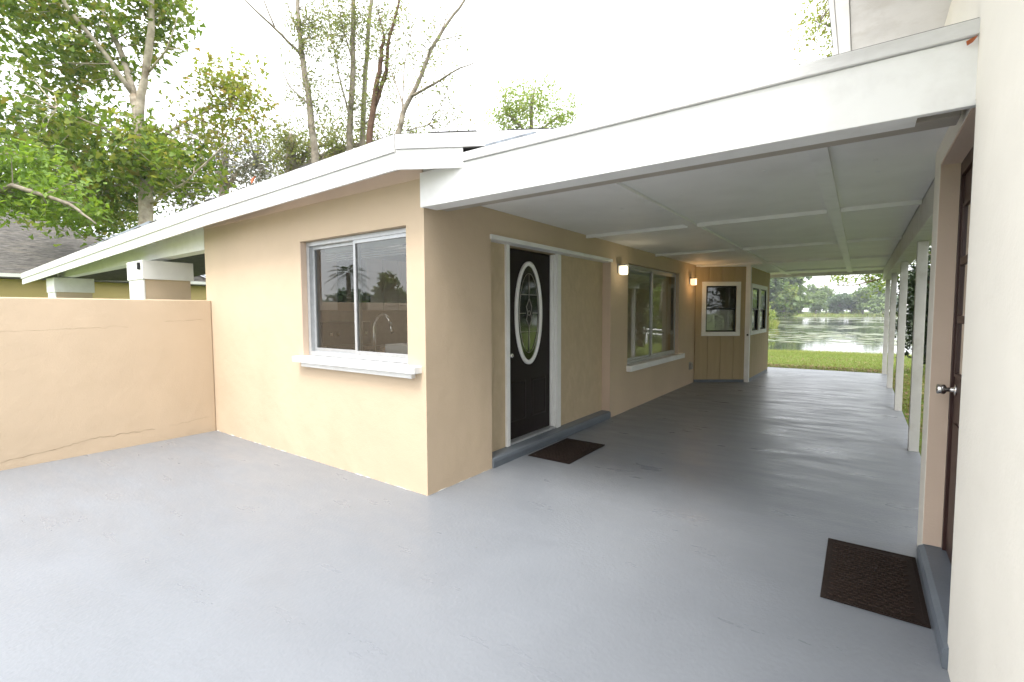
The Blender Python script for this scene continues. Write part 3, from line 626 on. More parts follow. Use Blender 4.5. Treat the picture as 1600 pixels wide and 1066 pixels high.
# ================================================================== SUNROOM BAY
sr = thing('sunroom', 'angled sunroom with tan vertical board siding and black sash windows', 'sunroom', (0, 9, 0))
def facet(a, b, boards, wins):
    a = np.array(a); b = np.array(b); d = b-a; L_ = np.linalg.norm(d); d = d/L_; nrm = np.array([d[1], -d[0]])
    def q(nm, s0, s1, z0, z1, t0, t1, mt, par, bev=.003):
        bm = bmesh.new(); add_box(bm, s0, s1, t0, t1, z0, z1, bev)
        for v in bm.verts:
            s, t, z = v.co; pxy = a+d*s+nrm*t; v.co = (pxy[0], pxy[1], z)
        return bm_obj(nm, bm, mt, par)
    # backing sheet with the window openings, boards in front
    wd = L_/boards
    for i in range(boards):
        s0, s1 = i*wd+.004, (i+1)*wd-.004
        cuts = [(w_[0]+.03, w_[1]-.03, w_[2]+.03, w_[3]-.03) for w_ in wins if w_[0]+.03 < s1 and w_[1]-.03 > s0]
        if not cuts: q('siding_board', s0, s1, .06, H-.03, 0, .014, 'siding', sr)
        else:
            for c in cuts[:1]:
                q('siding_board', s0, s1, .06, c[2], 0, .014, 'siding', sr); q('siding_board', s0, s1, c[3], H-.03, 0, .014, 'siding', sr)
                if s0 < c[0]: q('siding_board', s0, c[0], c[2]+.001, c[3]-.001, 0, .014, 'siding', sr)
                if s1 > c[1]: q('siding_board', c[1], s1, c[2]+.001, c[3]-.001, 0, .014, 'siding', sr)
    edges = [0]+[x for w_ in wins for x in (w_[0]+.03, w_[1]-.03)]+[L_]
    for s0, s1 in zip(edges[::2], edges[1::2]): q('backing', s0, s1, .05, H-.02, -.05, -.002, 'siding', sr, 0)
    for w_ in wins:
        q('backing', w_[0]+.03, w_[1]-.03, .05, w_[2]+.03, -.05, -.002, 'siding', sr, 0); q('backing', w_[0]+.03, w_[1]-.03, w_[3]-.03, H-.02, -.05, -.002, 'siding', sr, 0)
    q('foundation', -.01, L_+.01, .001, .055, -.04, .018, 'black_sash' if False else 'step_paint', sr)
    q('top_trim', 0, L_, H-.03, H-.001, .0, .03, 'white_paint', sr)
    for s0, s1, z0, z1 in wins:
        win = bpy.data.objects.new('window', None); col.objects.link(win); win.parent = sr; win.matrix_parent_inverse = sr.matrix_world.inverted()
        t = .085
        q('trim', s0, s1, z1-t, z1, .015, .036, 'white_paint', win); q('trim', s0, s1, z0, z0+t, .015, .036, 'white_paint', win)
        q('trim', s0, s0+t, z0+t, z1-t, .015, .036, 'white_paint', win); q('trim', s1-t, s1, z0+t, z1-t, .015, .036, 'white_paint', win)
        a0, a1, c0, c1 = s0+t, s1-t, z0+t, z1-t; zm = (c0+c1)/2; f_ = .03
        for (lo, hi, dd) in ((zm-.012, c1, .012), (c0, zm+.018, -.012)):
            q('sash', a0, a0+f_, lo, hi, dd-.015, dd+.01, 'black_sash', win, .002); q('sash', a1-f_, a1, lo, hi, dd-.015, dd+.01, 'black_sash', win, .002)
            q('sash', a0+f_, a1-f_, lo, lo+f_, dd-.015, dd+.01, 'black_sash', win, .002); q('sash', a0+f_, a1-f_, hi-f_, hi, dd-.015, dd+.01, 'black_sash', win, .002)
            pp = [(a0+f_-.003, lo+f_-.003), (a1-f_+.003, lo+f_-.003), (a1-f_+.003, hi-f_+.003), (a0+f_-.003, hi-f_+.003)]
            from_data('pane', [(*(a+d*s+nrm*dd), z) for s, z in pp], [(0, 1, 2, 3)], 'bay_glass', win)
facet((0.005, 7.604), (.865, 8.217), 4, [(.125, .915, .96, 2.07)])
facet((.905, 8.27), (.945, 10.49), 8, [(.06, .93, .97, 2.04), (.96, 1.85, .97, 2.04)])
facet((.945, 10.49), (-2.0, 10.49), 10, [])
box('corner_post', .845, .935, 8.185, 8.275, .0, H-.002, 'white_paint', sr, .004)
box('corner_strip', .93, .965, 10.475, 10.51, .0, H-.002, 'siding', sr, .003)
bm = bmesh.new(); add_lathe(bm, [(0, .02), (.006, .02), (.008, .008), (.03, .008), (.034, .016), (.05, .014)], (.90, 8.184, .98), (0.3, -1, 0)); bm_obj('door_knob', bm, 'black_sash', sr, True)
box('inner_wall', -2.2, -2.0, 7.8, 10.4, 0, 2.4, 'cabinet_white', sr, 0); prism('inner_floor', [(-2, 7.9), (.25, 7.9), (.80, 8.32), (.85, 10.4), (-2, 10.4)], .0, .05, 'floor_wood', sr)
prism('inner_ceiling', [(-2, 7.9), (.25, 7.9), (.80, 8.32), (.85, 10.4), (-2, 10.4)], 2.36, 2.39, 'cabinet_white', sr); box('roof_cap', -2.2, .0, 7.82, 10.6, 2.435, 2.55, 'shingle_dark', sr, 0)
prism('half_blind', [(.12, 7.80), (.66, 8.18), (.655, 8.19), (.115, 7.81)], 1.0, 1.5, 'blind', sr)

# ================================================================== WALL LAMPS, OUTLET, MATS
def lamp(y, z, label, glow, energy, color):
    t = thing('wall_lamp', label, 'lamp', (0, y, z), None)
    box('backplate', 0.0005, .018, y-.06, y+.06, z-.05, z+.075, 'aluminium', t, .004)
    box('top_cap', .018, .125, y-.062, y+.062, z+.05, z+.066, 'aluminium', t, .003)
    # jar-like square glass shade, rounded at the foot
    bm = bmesh.new(); add_box(bm, .022, .118, y-.052, y+.052, z-.075, z+.049, .02); bm_obj('lamp_shade', bm, glow, t, True)
    ld = bpy.data.lights.new('bulb', 'POINT'); ld.energy = energy; ld.color = color; ld.shadow_soft_size = .05
    lo = bpy.data.objects.new('bulb', ld); col.objects.link(lo); lo.parent = t; lo.location = (.19, 0, -.03)
lamp(3.73, 2.055, 'lit square wall lamp between the front door recess and the wide window', 'lamp_glow_cool', .30, (1, .85, .6))
lamp(7.22, 2.06, 'lit square wall lamp with warm glow beside the tan sunroom siding', 'lamp_glow_warm', .8, (1, .58, .25))
o = thing('outdoor_outlet', 'grey covered power outlet low on the wall under the wide window', 'outlet', (0, 7.3, .32)); 
box('cover_plate', .0005, .012, 7.24, 7.36, .29, .45, 'outlet_grey', o, .003); box('flip_cover', .012, .05, 7.255, 7.345, .305, .435, 'outlet_grey', o, .006)

def doormat(x0, x1, y0, y1, label):
    t = thing('doormat', label, 'doormat', ((x0+x1)/2, (y0+y1)/2, 0))
    box('backing', x0, x1, y0, y1, .002, .010, 'mat_brown', t, .003)
    bm = bmesh.new(); nx = int((x1-x0-.07)/.042); ny = int((y1-y0-.07)/.03)
    for j in range(ny):
        for i in range(nx):
            cx = x0+.05+i*.042+(.021 if j % 2 else 0); cy_ = y0+.045+j*.03
            if cx > x1-.04: continue
            a = [bm.verts.new((cx+dx, cy_+dy, .0102)) for dx, dy in ((-.018, -.003), (0, -.010), (.018, -.003), (.018, .004), (0, -.002), (-.018, .004))]
            b = [bm.verts.new((v.co.x, v.co.y, .0160)) for v in a]
            bm.faces.new(b)
            for k_ in range(6): bm.faces.new([a[k_], a[(k_+1) % 6], b[(k_+1) % 6], b[k_]])
    r = bm_obj('rib', bm, 'mat_rib', t); r['kind'] = 'stuff'
    bm = bmesh.new()
    for a in ((x0+.018, x1-.018, y0+.014, y0+.022), (x0+.018, x1-.018, y1-.022, y1-.014), (x0+.014, x0+.022, y0+.024, y1-.024), (x1-.022, x1-.014, y0+.024, y1-.024)): add_box(bm, *a, .0101, .013)
    bm_obj('border_rib', bm, 'mat_brown', t)
doormat(.055, .535, 1.355, 2.165, 'brown ribbed doormat in front of the black door with the oval glass')
doormat(2.642, 3.075, .195, .975, 'brown ribbed doormat beside the step of the brown side door')

# ================================================================== GARAGE (right)
ga = thing('garage', 'cream stucco outbuilding with recessed brown side door and white eave', 'garage', (5, -2, 0))
XR = 3.10
wall('side_wall', -9, 1.22, 0, 3.10, XR, XR+.22, [(-.06, .98, -.01, 2.29)], 'x', 'cream_stucco', ga)
box('end_wall', XR+.22, 7.4, 1.02, 1.219, 0, 3.10, 'cream_stucco', ga, 0)
box('front_wall', XR+.22, 7.4, -9, -8.8, 0, 3.10, 'cream_stucco', ga, 0)
box('far_wall', 7.4, 7.6, -9, 1.219, 0, 3.10, 'cream_stucco', ga, 0)
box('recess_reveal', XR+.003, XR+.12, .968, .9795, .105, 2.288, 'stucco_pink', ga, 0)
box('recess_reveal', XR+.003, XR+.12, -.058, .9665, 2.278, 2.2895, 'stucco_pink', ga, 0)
bm = bmesh.new(); prof = [(XR+.12, 0.002), (XR-.018, .002), (XR-.022, .06), (XR-.014, .088), (XR+.01, .10), (XR+.12, .104)]
A = [bm.verts.new((x, -.10, z)) for x, z in prof]; B = [bm.verts.new((x, .978, z)) for x, z in prof]
bm.faces.new(A); bm.faces.new(B[::-1])
for i in range(len(prof)): bm.faces.new([A[i], B[i], B[(i+1) % 6], A[(i+1) % 6]])
bm_obj('doorstep', bm, 'step_paint', ga)
dr = box('side_door', XR+.10, XR+.145, -.03, .93, .11, 2.2, 'brown_door', ga, .003)
box('door_frame', XR+.085, XR+.15, .932, .966, .105, 2.275, 'brown_door', ga, .003); box('door_frame', XR+.085, XR+.15, -.055, .93, 2.203, 2.276, 'brown_door', ga, .003)
for i in range(3):
    for j in range(3):
        y0 = .10+i*.26; z0 = 1.13+j*.31
        from_data('pane', [(XR+.098, y0, z0), (XR+.098, y0+.22, z0), (XR+.098, y0+.22, z0+.27), (XR+.098, y0, z0+.27)], [(0, 1, 2, 3)], 'screen_glass', dr)
        for a in ((y0-.02, y0+.24, z0-.02, z0), (y0-.02, y0+.24, z0+.27, z0+.29), (y0-.02, y0, z0+.001, z0+.269), (y0+.22, y0+.24, z0+.001, z0+.269)):
            box('glazing_bead', XR+.088, XR+.1005, *a, 'brown_door', dr, .002)
for y0, y1 in ((.10, .44), (.52, .84)): box('door_panel', XR+.092, XR+.1005, y0, y1, .28, .86, 'brown_door', dr, .006)
bm = bmesh.new(); add_lathe(bm, [(0, .032), (.006, .032), (.010, .013), (.038, .012), (.044, .024), (.05, .028), (.075, .028), (.080, .024), (.082, .004)], (XR+.10, .865, 1.035), (-1, 0, 0), 24); bm_obj('door_knob', bm, 'chrome', dr, True)
# eave over the carport roof
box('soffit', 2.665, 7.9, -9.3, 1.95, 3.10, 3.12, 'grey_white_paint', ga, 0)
box('eave_board', 2.60, 2.662, -9.3, 1.95, 3.09, 3.13, 'white_paint', ga, .003)
box('fascia_board', 2.575, 2.598, -9.3, 1.95, 3.085, 3.28, 'white_paint', ga, .003)
box('drip_edge', 2.565, 2.574, -9.3, 1.95, 3.15, 3.29, 'shingle_dark', ga, 0)
prism('roof', [(2.56, 3.285), (5.25, 4.1), (7.95, 3.285), (7.95, 3.13), (2.6, 3.13)], -9.3, 1.95, 'shingle_dark', ga, 'y')
# dead leaf stuck at the fascia end, another on the eave
def dead_leaf(p, s, label):
    v = [(p[0]+a*s, p[1], p[2]+b*s) for a, b in ((0, 0), (.5, .25), (.9, .9), (.3, .7), (-.1, .5))]; v2 = [(x, y+.004+.012*(i == 2), z) for i, (x, y, z) in enumerate(v)]
    o = from_data('dead_leaf', v+v2, [(0, 1, 2, 3, 4), (9, 8, 7, 6, 5)]+[(i, 5+i, 5+(i+1) % 5, (i+1) % 5) for i in range(5)], 'orange_leaf'); tag(o, label, 'leaf')
dead_leaf((3.065, -.066, 2.495), .032, 'dead orange leaf caught where the carport fascia meets the cream wall')
dead_leaf((-2.0, -.32, 2.70), .07, 'dead orange leaf lying on the shingle edge of the house roof')

# ================================================================== NEIGHBOUR HOUSE
nb = thing('neighbour_house', 'tan neighbour house with grey shingle hip roof behind the patio wall', 'house', (-19, 3, 0))
box('wall', -24, -17.0, -8, 13, -.1, 2.62, 'olive_wall', nb, 0)
rv = [(-16.6, -8.5, 2.58), (-16.6, 5.6, 2.58), (-25, 5.6, 2.58), (-25, -8.5, 2.58), (-20.8, -4.3, 5.1), (-20.8, 1.2, 5.1)]
from_data('roof', rv+[(x, y, 2.46) for x, y, z in rv[:4]], [(0, 1, 5, 4), (1, 2, 5), (2, 3, 4, 5), (3, 0, 4), (0, 6, 7, 1), (1, 7, 8, 2), (2, 8, 9, 3), (3, 9, 6, 0), (9, 8, 7, 6)], 'shingle', nb)
box('eave_board', -16.62, -16.57, -8.5, 5.6, 2.50, 2.60, 'white_paint', nb, 0)
box('eave_board', -20, -16.57, 5.6, 5.65, 2.50, 2.60, 'white_paint', nb, 0)
from_data('hip_cap', [(-16.55, 5.62, 2.60), (-16.55, 5.45, 2.64), (-20.8, 1.1, 5.15), (-20.8, 1.3, 5.15), (-16.55, 5.54, 2.67), (-20.8, 1.2, 5.2)], [(0, 4, 5, 3), (4, 1, 2, 5), (0, 1, 4), (3, 5, 2)], 'flashing', nb)

# ================================================================== TREES
def twigs(c, n): return c[rng.choice(len(c), min(n, len(c)), replace=False)]
# sycamore behind the house
d0 = 14.0
limbs = [(px_path([(229, 430, 0), (228, 345, 0), (227, 260, 0), (217, 195, .1), (210, 150, .1)], d0), .20, .13),
         (px_path([(216, 190, .1), (228, 110, 0), (236, 50, -.3), (238, -30, -.5), (240, -140, -.5)], d0), .12, .05),
         (px_path([(210, 150, .1), (192, 90, .3), (168, 35, .4), (150, -10, .5), (125, -110, .6)], d0), .09, .04),
         (px_path([(206, 145, .1), (165, 85, -.4), (118, 28, -.9), (92, -10, -1.2), (60, -70, -1.3)], d0), .07, .03),
         (px_path([(233, 112, 0), (262, 75, -.6), (280, 20, -1)], d0), .035, .012),
         (px_path([(225, 240, 0), (160, 200, -1), (90, 170, -1.6)], d0), .04, .012),
         (px_path([(226, 230, 0), (290, 190, .8), (350, 160, 1.2), (385, 120, 1.2)], d0), .05, .012),
         (px_path([(232, 320, .0), (290, 285, -.5), (345, 232, -.8), (400, 195, -1)], d0), .035, .012),
         (px_path([(226, 290, 0), (150, 290, .9), (80, 250, 1.5)], d0), .04, .012)]
cs = np.concatenate([blob(110, 50, 110, 80, d0, 2.2, 130), blob(240, 5, 42, 60, d0, 1.6, 45), blob(70, 190, 90, 70, d0, 2.2, 75), blob(185, 240, 95, 70, d0, 2.0, 105), blob(150, -90, 150, 80, d0, 2.5, 80), blob(275, 265, 55, 45, d0, 1.6, 42), blob(130, 320, 110, 45, d0+.5, 1.8, 60)])
cy_ = np.concatenate([blob(360, 130, 52, 45, d0+.8, 1.1, 50), blob(330, 200, 50, 45, d0+.8, 1.1, 36), blob(390, 180, 28, 40, d0+.8, .8, 16)])
L1 = clusters(cs, 26, .22); L2 = clusters(cy_, 17, .21)
tree('sycamore_tree', 'tall sycamore with pale mottled trunk and broad green leaves behind the house roof', None, tuple(P(229, 430, d0)*[1, 1, 0]), limbs, np.concatenate([twigs(cs, 170), twigs(cy_, 60)]), .011, 'bark_pale',
     [(L1, rs(len(L1), .08, .18), 'lobed', 'leaf_sycamore'), (L2, rs(len(L2), .07, .14), 'lobed', 'leaf_yellowing')])
# bright green branchy tree reaching in from beyond the patio wall
d0 = 10.5
limbs = [(px_path([(-160, 560, 0), (-130, 420, 0), (-70, 330, 0), (20, 290, -.4), (110, 320, -.8), (150, 350, -.9)], d0), .10, .015), (px_path([(-100, 370, 0), (-50, 250, 0), (20, 240, .2), (100, 262, .3)], d0), .06, .012)]
cs = np.concatenate([blob(20, 300, 70, 45, d0, .9, 75), blob(100, 320, 60, 42, d0, .8, 50), blob(30, 255, 70, 30, d0, .8, 45), blob(-90, 270, 90, 100, d0, 1.4, 120)]); L1 = clusters(cs, 13, .14)
tree('bright_green_tree', 'bright light green leafy tree reaching over the grey neighbour roof', None, tuple(P(-160, 560, d0)*[1, 1, 0]), limbs, twigs(cs, 110), .007, 'bark_grey', [(L1, rs(len(L1), .12, .22), 'simple', 'leaf_bright')])
# dark oaks behind
def oak(name, label, u, vb, d, blobs, lm, bark, nper=26, spread=.4, size=(.16, .30), lean=0):
    limbs = [(px_path([(u, 470, 0), (u+lean*.3, vb, 0), (u+lean, vb-60, 0)], d), .28, .15)]
    cs_ = []
    for b_ in blobs:
        c = blob(b_[0], b_[1], b_[2], b_[3], d, b_[4], b_[5]); cs_.append(c)
        limbs.append((px_path([(u+lean*.3, vb, 0), ((u+b_[0])/2, (vb-30+b_[1])/2, .3), (b_[0], b_[1], .2)], d), .12, .03))
    cs_ = np.concatenate(cs_); L_ = clusters(cs_, nper, spread)
    return tree(name, label, None, tuple(P(u, 470, d)*[1, 1, 0]), limbs, twigs(cs_, 120), .018, bark, [(L_, rs(len(L_), *size), 'simple', lm)])
oak('oak_tree', 'dark dense oak filling in behind the grey neighbour roof', 70, 330, 27, [(30, 240, 95, 70, 3, 90), (130, 300, 90, 60, 3, 90), (60, 320, 110, 50, 3, 80), (190, 310, 60, 60, 2.5, 50)], 'leaf_oak', 'bark_dark', 30, .45)
oak('mossy_oak_tree', 'grey green oak hung with moss between sycamore and slender trunks', 350, 300, 24, [(320, 255, 60, 55, 2.5, 70), (400, 255, 55, 60, 2.5, 80), (290, 300, 50, 30, 2.0, 40)], 'leaf_moss', 'bark_grey', 34, .42, (.12, .24))
oak('small_oak_tree', 'small dark green oak at the foot of the slender trunks', 455, 270, 19, [(450, 240, 32, 45, 1.4, 70), (520, 225, 70, 40, 1.8, 75), (650, 215, 20, 20, .8, 14), (590, 225, 40, 26, 1.2, 26)], 'leaf_olive', 'bark_grey', 26, .26, (.10, .2))
# slender half bare trees
d0 = 15.5
def slender(label, limbs, lb, per, lm='leaf_olive', bark='bark_grey', tw=.007, extra=0):
    limbs_w = [(px_path(p_, d0+extra), a, b) for p_, a, b in limbs]
    cs_ = np.concatenate([blob(*b_[:4], d0+extra, b_[4], b_[5]) for b_ in lb]); L_ = clusters(cs_, int(per*1.9), .15)
    base = limbs_w[0][0][0]
    tree('slender_tree', label, 'slender trees behind the house', (base[0], base[1], -.05), limbs_w, twigs(cs_, 130), tw, bark, [(L_, rs(len(L_), .07, .14), 'simple', lm)])
slender('slender tree with pale crooked trunk and wide bare boughs', [
    ([(497, 440, 0), (492, 235, 0), (484, 165, 0), (472, 85, 0), (467, 40, 0), (462, -60, 0)], .13, .05),
    ([(470, 85, 0), (430, 45, -.5), (395, 12, -.8), (360, -20, -1)], .05, .015), ([(430, 45, -.5), (410, -5, -.7), (400, -60, -.8)], .03, .01),
    ([(484, 165, 0), (452, 135, .5), (435, 95, .7), (415, 40, .9)], .03, .008), ([(470, 60, 0), (450, 10, .3), (440, -40, .3)], .03, .01)],
    [(490, 130, 45, 110, .9, 60), (475, 30, 30, 60, .6, 22), (500, 40, 30, 50, .6, 26)], 12)
slender('slender straight double trunk tree wrapped in small olive leaves', [
    ([(548, 440, 0), (546, 225, 0), (551, 120, 0), (552, 20, 0), (550, -80, 0)], .12, .06), ([(566, 440, .5), (566, 225, .5), (571, 110, .5), (578, 20, .5), (590, -80, .5)], .11, .05),
    ([(548, 190, 0), (530, 120, .3), (515, 40, .5), (508, -30, .5)], .035, .012), ([(552, 100, 0), (535, 40, -.3), (522, -30, -.4)], .03, .01)],
    [(548, 90, 40, 130, .8, 95), (520, 30, 40, 55, .8, 45), (585, 30, 35, 60, .8, 40), (575, 180, 30, 50, .6, 26)], 12, extra=1.2)
slender('slender tree with dark brown forked trunk', [
    ([(577, 440, 0), (577, 225, 0), (586, 150, 0), (594, 100, 0), (600, 55, 0)], .115, .05), ([(586, 165, 0), (604, 110, .2), (606, 70, .3), (622, 10, .4), (640, -60, .4)], .07, .03),
    ([(600, 55, 0), (588, 10, 0), (575, -40, 0)], .02, .01)],
    [(610, 40, 35, 60, .7, 30), (600, 130, 28, 55, .6, 22)], 10, bark='bark_dark', extra=-.8)
slender('slender leaning tree with wide bare forking boughs beside the roof corner', [
    ([(612, 440, 0), (621, 212, 0), (632, 170, 0), (655, 125, 0), (672, 80, 0), (700, 35, 0), (735, -10, 0), (760, -60, 0)], .095, .02),
    ([(640, 152, 0), (680, 130, -.5), (712, 110, -.8), (744, 97, -1)], .045, .012), ([(632, 170, 0), (618, 130, .3), (607, 100, .5)], .03, .01), ([(628, 185, 0), (632, 100, .5), (645, 40, .8), (650, -20, 1)], .025, .008),
    ([(690, 50, 0), (703, 10, .3), (708, -30, .3)], .02, .008), ([(680, 65, 0), (720, 55, .4), (765, 30, .6)], .018, .006), ([(634, 205, .2), (670, 195, .2), (690, 165, .1), (700, 140, .1)], .02, .006)],
    [(690, 130, 60, 70, 1.2, 34), (670, 60, 60, 60, 1.2, 26), (690, 190, 45, 25, .8, 18)], 6, extra=-1.5)
# small lime crown over the roof line
d0 = 22
limbs = [(px_path([(835, 420, 0), (832, 260, 0), (830, 180, 0), (835, 140, 0)], d0), .16, .04), (px_path([(830, 215, 0), (795, 180, .3), (780, 165, .4)], d0), .07, .02), (px_path([(830, 215, 0), (868, 185, .3), (892, 175, .4)], d0), .07, .02)]
cs = np.concatenate([blob(830, 165, 55, 38, d0, 1.5, 95), blob(790, 185, 26, 30, d0, 1, 32), blob(880, 185, 26, 26, d0, 1, 32), blob(835, 220, 60, 40, d0, 1.6, 70)]); L1 = clusters(cs, 16, .16)
tree('lime_tree', 'small round lime green tree top rising above the carport roof', None, tuple(P(835, 420, d0)*[1, 1, 0]), limbs, twigs(cs, 80), .009, 'bark_grey', [(L1, rs(len(L1), .12, .22), 'simple', 'leaf_lime')])
# tree behind the garage eave
d0 = 15
limbs = [(px_path([(1475, 500, 0), (1470, 250, 0), (1440, 100, 0), (1400, -40, 0)], d0), .16, .07), (px_path([(1440, 100, 0), (1340, 55, 0), (1262, 30, 0)], d0), .05, .01), (px_path([(1420, 30, 0), (1340, -10, 0), (1280, -30, 0)], d0), .05, .01)]
cs = np.concatenate([blob(1305, 20, 50, 75, d0, 1.4, 110), blob(1340, -40, 70, 80, d0, 1.6, 80)]); L1 = clusters(cs, 15, .16)
tree('golden_tree', 'yellow green tree top showing beside the grey eave of the outbuilding', None, tuple(P(1475, 500, d0)*[1, 1, 0]), limbs, twigs(cs, 70), .008, 'bark_grey', [(L1, rs(len(L1), .09, .16), 'simple', 'leaf_yellowing')])
# tree on the lawn to the right whose bough hangs over the lake view
base = np.array([7.2, 20.0, -.35])
limbs = [([base, base+[0, 0, 2.2], base+[-.3, .1, 4.0], base+[-.2, .2, 6.5]], .16, .06), ([base+[-.1, 0, 3.0], P(1400, 425, 21.5), P(1370, 438, 21), P(1330, 447, 20.5), P(1305, 446, 20.2)], .05, .008), ([base+[-.1, 0, 3.3], P(1420, 395, 21.5), P(1360, 410, 21), P(1310, 425, 21)], .05, .01)]
cs = np.concatenate([blob(1375, 438, 35, 20, 21, .8, 26), blob(1312, 438, 14, 12, 20.3, .5, 10), blob(1345, 425, 60, 12, 21, .7, 26), blob(1440, 400, 60, 50, 21.5, 1.6, 90), blob(1470, 330, 120, 90, 22, 2.2, 70)]); L1 = clusters(cs, 11, .14)
tree('lawn_tree', 'lawn tree by the lake with a leafy bough hanging across the water view', None, tuple(base), limbs, twigs(cs, 90), .007, 'bark_dark', [(L1, rs(len(L1), .12, .22), 'simple', 'leaf_sycamore')])
# dark hedge bush beyond the posts
def bush(name, label, c, r, n, per, spread, size, lm, cat='bush', group=None):
    t = thing(name, label, cat, (c[0], c[1], c[2]), group)
    bm = bmesh.new()
    for k_ in range(7):
        a = k_*.9; add_tube(bm, [(c[0]+.05*math.cos(a), c[1]+.05*math.sin(a), c[2]-.05), (c[0]+r[0]*.35*math.cos(a), c[1]+r[1]*.35*math.sin(a), c[2]+r[2]*.7), (c[0]+r[0]*.55*math.cos(a), c[1]+r[1]*.55*math.sin(a), c[2]+r[2]*1.4)], [.04, .03, .012], 5)
    bm_obj('stem', bm, 'bark_dark', t)
    cs_ = ellipsoid_pts((c[0], c[1], c[2]+r[2]), r, n, .25); L_ = clusters(cs_, per, spread); L_ = L_[L_[:, 2] > c[2]+.01]
    leaf_mesh('foliage', L_, rs(len(L_), *size), 'simple', lm, t)
bush('hedge_bush', 'tall dark evergreen bush on the lawn beyond the carport posts', (4.62, 12.7, -.15), (1.15, 1.0, 1.65), 420, 36, .15, (.09, .17), 'leaf_hedge')
bush('hedge_bush', 'dark broad evergreen bush leaning towards the outbuilding from the lawn', (7.6, 11.8, -.15), (1.3, 1.2, 2.4), 220, 30, .2, (.1, .2), 'leaf_hedge')
for x, y, r, hh, lb in ((7.0, 9.0, 1.6, 2.6, 'tall dark evergreen bush added midway along the carport to block side light'), (6.6, 5.4, 1.5, 2.5, 'tall dark evergreen bush added near the outbuilding end wall to block side light'), (8.6, 7.2, 1.8, 3.2, 'tallest dark evergreen added behind the side lawn bushes to block side light')):  # unseen bushes added to keep side sky light off the carport floor
    bush('hedge_bush', lb, (x, y, -.1), (r, r, hh), 260, 26, .26, (.14, .26), 'leaf_hedge')
# shore side bushes on the left bank
bush('shore_bush', 'yellow green bush on the reedy point at the left lake bank', (-7.3, 57, -.4), (2.6, 2.2, 1.5), 160, 22, .3, (.25, .45), 'leaf_lime')
bush('shore_bush', 'low green bush at the water side by the sunroom corner', (-8.8, 54, -.4), (2.4, 2.2, 1.2), 140, 22, .3, (.25, .45), 'leaf_bright')

# far trees on the lake shore: a few kinds, copied
def far_kind(lm, bark, hgt, wid, seed, lobes):
    r_ = np.random.default_rng(seed); t = thing('shore_tree', '', 'tree', (0, 0, 0), 'trees along the far lake shore')
    bm = bmesh.new(); add_tube(bm, [(0, 0, -.5), (.1, 0, hgt*.3), (-.1, .1, hgt*.7)], [wid*.035, wid*.028, wid*.012], 6)
    cs_ = []
    for k_ in range(lobes):
        a = r_.random()*6.28; q = r_.random()**.7; c = np.array([math.cos(a)*q*wid*.36, math.sin(a)*q*wid*.36, hgt*(.10+.70*r_.random()**.9)])
        cs_.append(ellipsoid_pts(c, (wid*.24, wid*.24, hgt*.17), 30, .4)); add_tube(bm, [(0, 0, hgt*.25), tuple(c*.6+np.array([0, 0, hgt*.12])), tuple(c)], [wid*.012, wid*.008, wid*.003], 4)
    bm_obj('trunk', bm, bark, t)
    cs_ = np.concatenate(cs_); L_ = clusters(cs_, 7, hgt*.03)
    leaf_mesh('crown', L_, rs(len(L_), .4, .95)*hgt/11, 'clump', lm, t, .5)
    return t
def place(root, x, y, z, s, rz, label, first):
    if first: r = root
    else:
        r = root.copy(); col.objects.link(r)
        for ch in root.children: c = ch.copy(); col.objects.link(c); c.parent = r
    r.location = (x, y, z); r.scale = (s, s, s*random.uniform(.9, 1.1)); r.rotation_euler = (0, 0, rz); r['label'] = label; r['group'] = 'trees '+label.split('tree ')[1]
kinds = [far_kind('leaf_shore', 'bark_grey', 13, 12, 1, 13), far_kind('leaf_shore_blue', 'bark_dark', 11, 14, 2, 14), far_kind('leaf_lime', 'bark_grey', 10, 9, 3, 11)]
labs = ['mid green spreading tree on the far lake shore', 'dark bluish broad tree on the far lake shore', 'pale yellow green tree on the far lake shore']
used = [True]*3
spots = []
for i in range(32):
    x = -62 + i*5.6 + random.uniform(-2, 2); y = 219 + 12*math.sin(x*.03) - .35*abs(x-20) + random.uniform(2, 14)
    spots.append((x, y, random.choice([0, 0, 1, 2, 0]), random.uniform(.6, .9), 0))
for i in range(30): x = -80 + i*6.6 + random.uniform(-2, 2); spots.append((x, 242+random.uniform(0, 14)-.2*abs(x-20), random.choice([0, 1, 0]), random.uniform(.75, 1.05), 1))
for i in range(12): spots.append((-13.5-i*1.3+random.uniform(-1, 1), 151+(i % 4)*6, random.choice([0, 2, 0]), random.uniform(.95, 1.2), 2))
spots += [(-10.5, 66, 2, .62, 3), (-13.5, 64, 0, .7, 3), (-17, 70, 0, .85, 3), (-12.5, 72, 2, .75, 3), (-21, 78, 0, .9, 3), (-9.6, 62, 0, .35, 3)]
where = ['in the front row on the far lake shore', 'in the back row behind the far lake shore', 'where the lake shore bends to the left', 'on the near left bank of the lake']
look = ['mid green spreading tree ', 'dark bluish broad tree ', 'pale yellow green tree ']
for x, y, kd, s, wh in spots:
    place(kinds[kd], x, y, max(-.35, float(ground_h(np.array(x), np.array(y)))), s, random.uniform(0, 6.28), look[kd]+where[wh], used[kd]); used[kd] = False
# far house glimpsed among the shore trees
hs = thing('shore_house', 'small white house half hidden among trees on the far shore', 'house', (12, 214, 0))
box('wall', 16, 25, 213, 219, -.2, 2.8, 'white_dock', hs, 0); prism('roof', [(212.4, 2.75), (216, 4.8), (219.6, 2.75)], 15.5, 25.5, 'white_dock', hs, 'x')

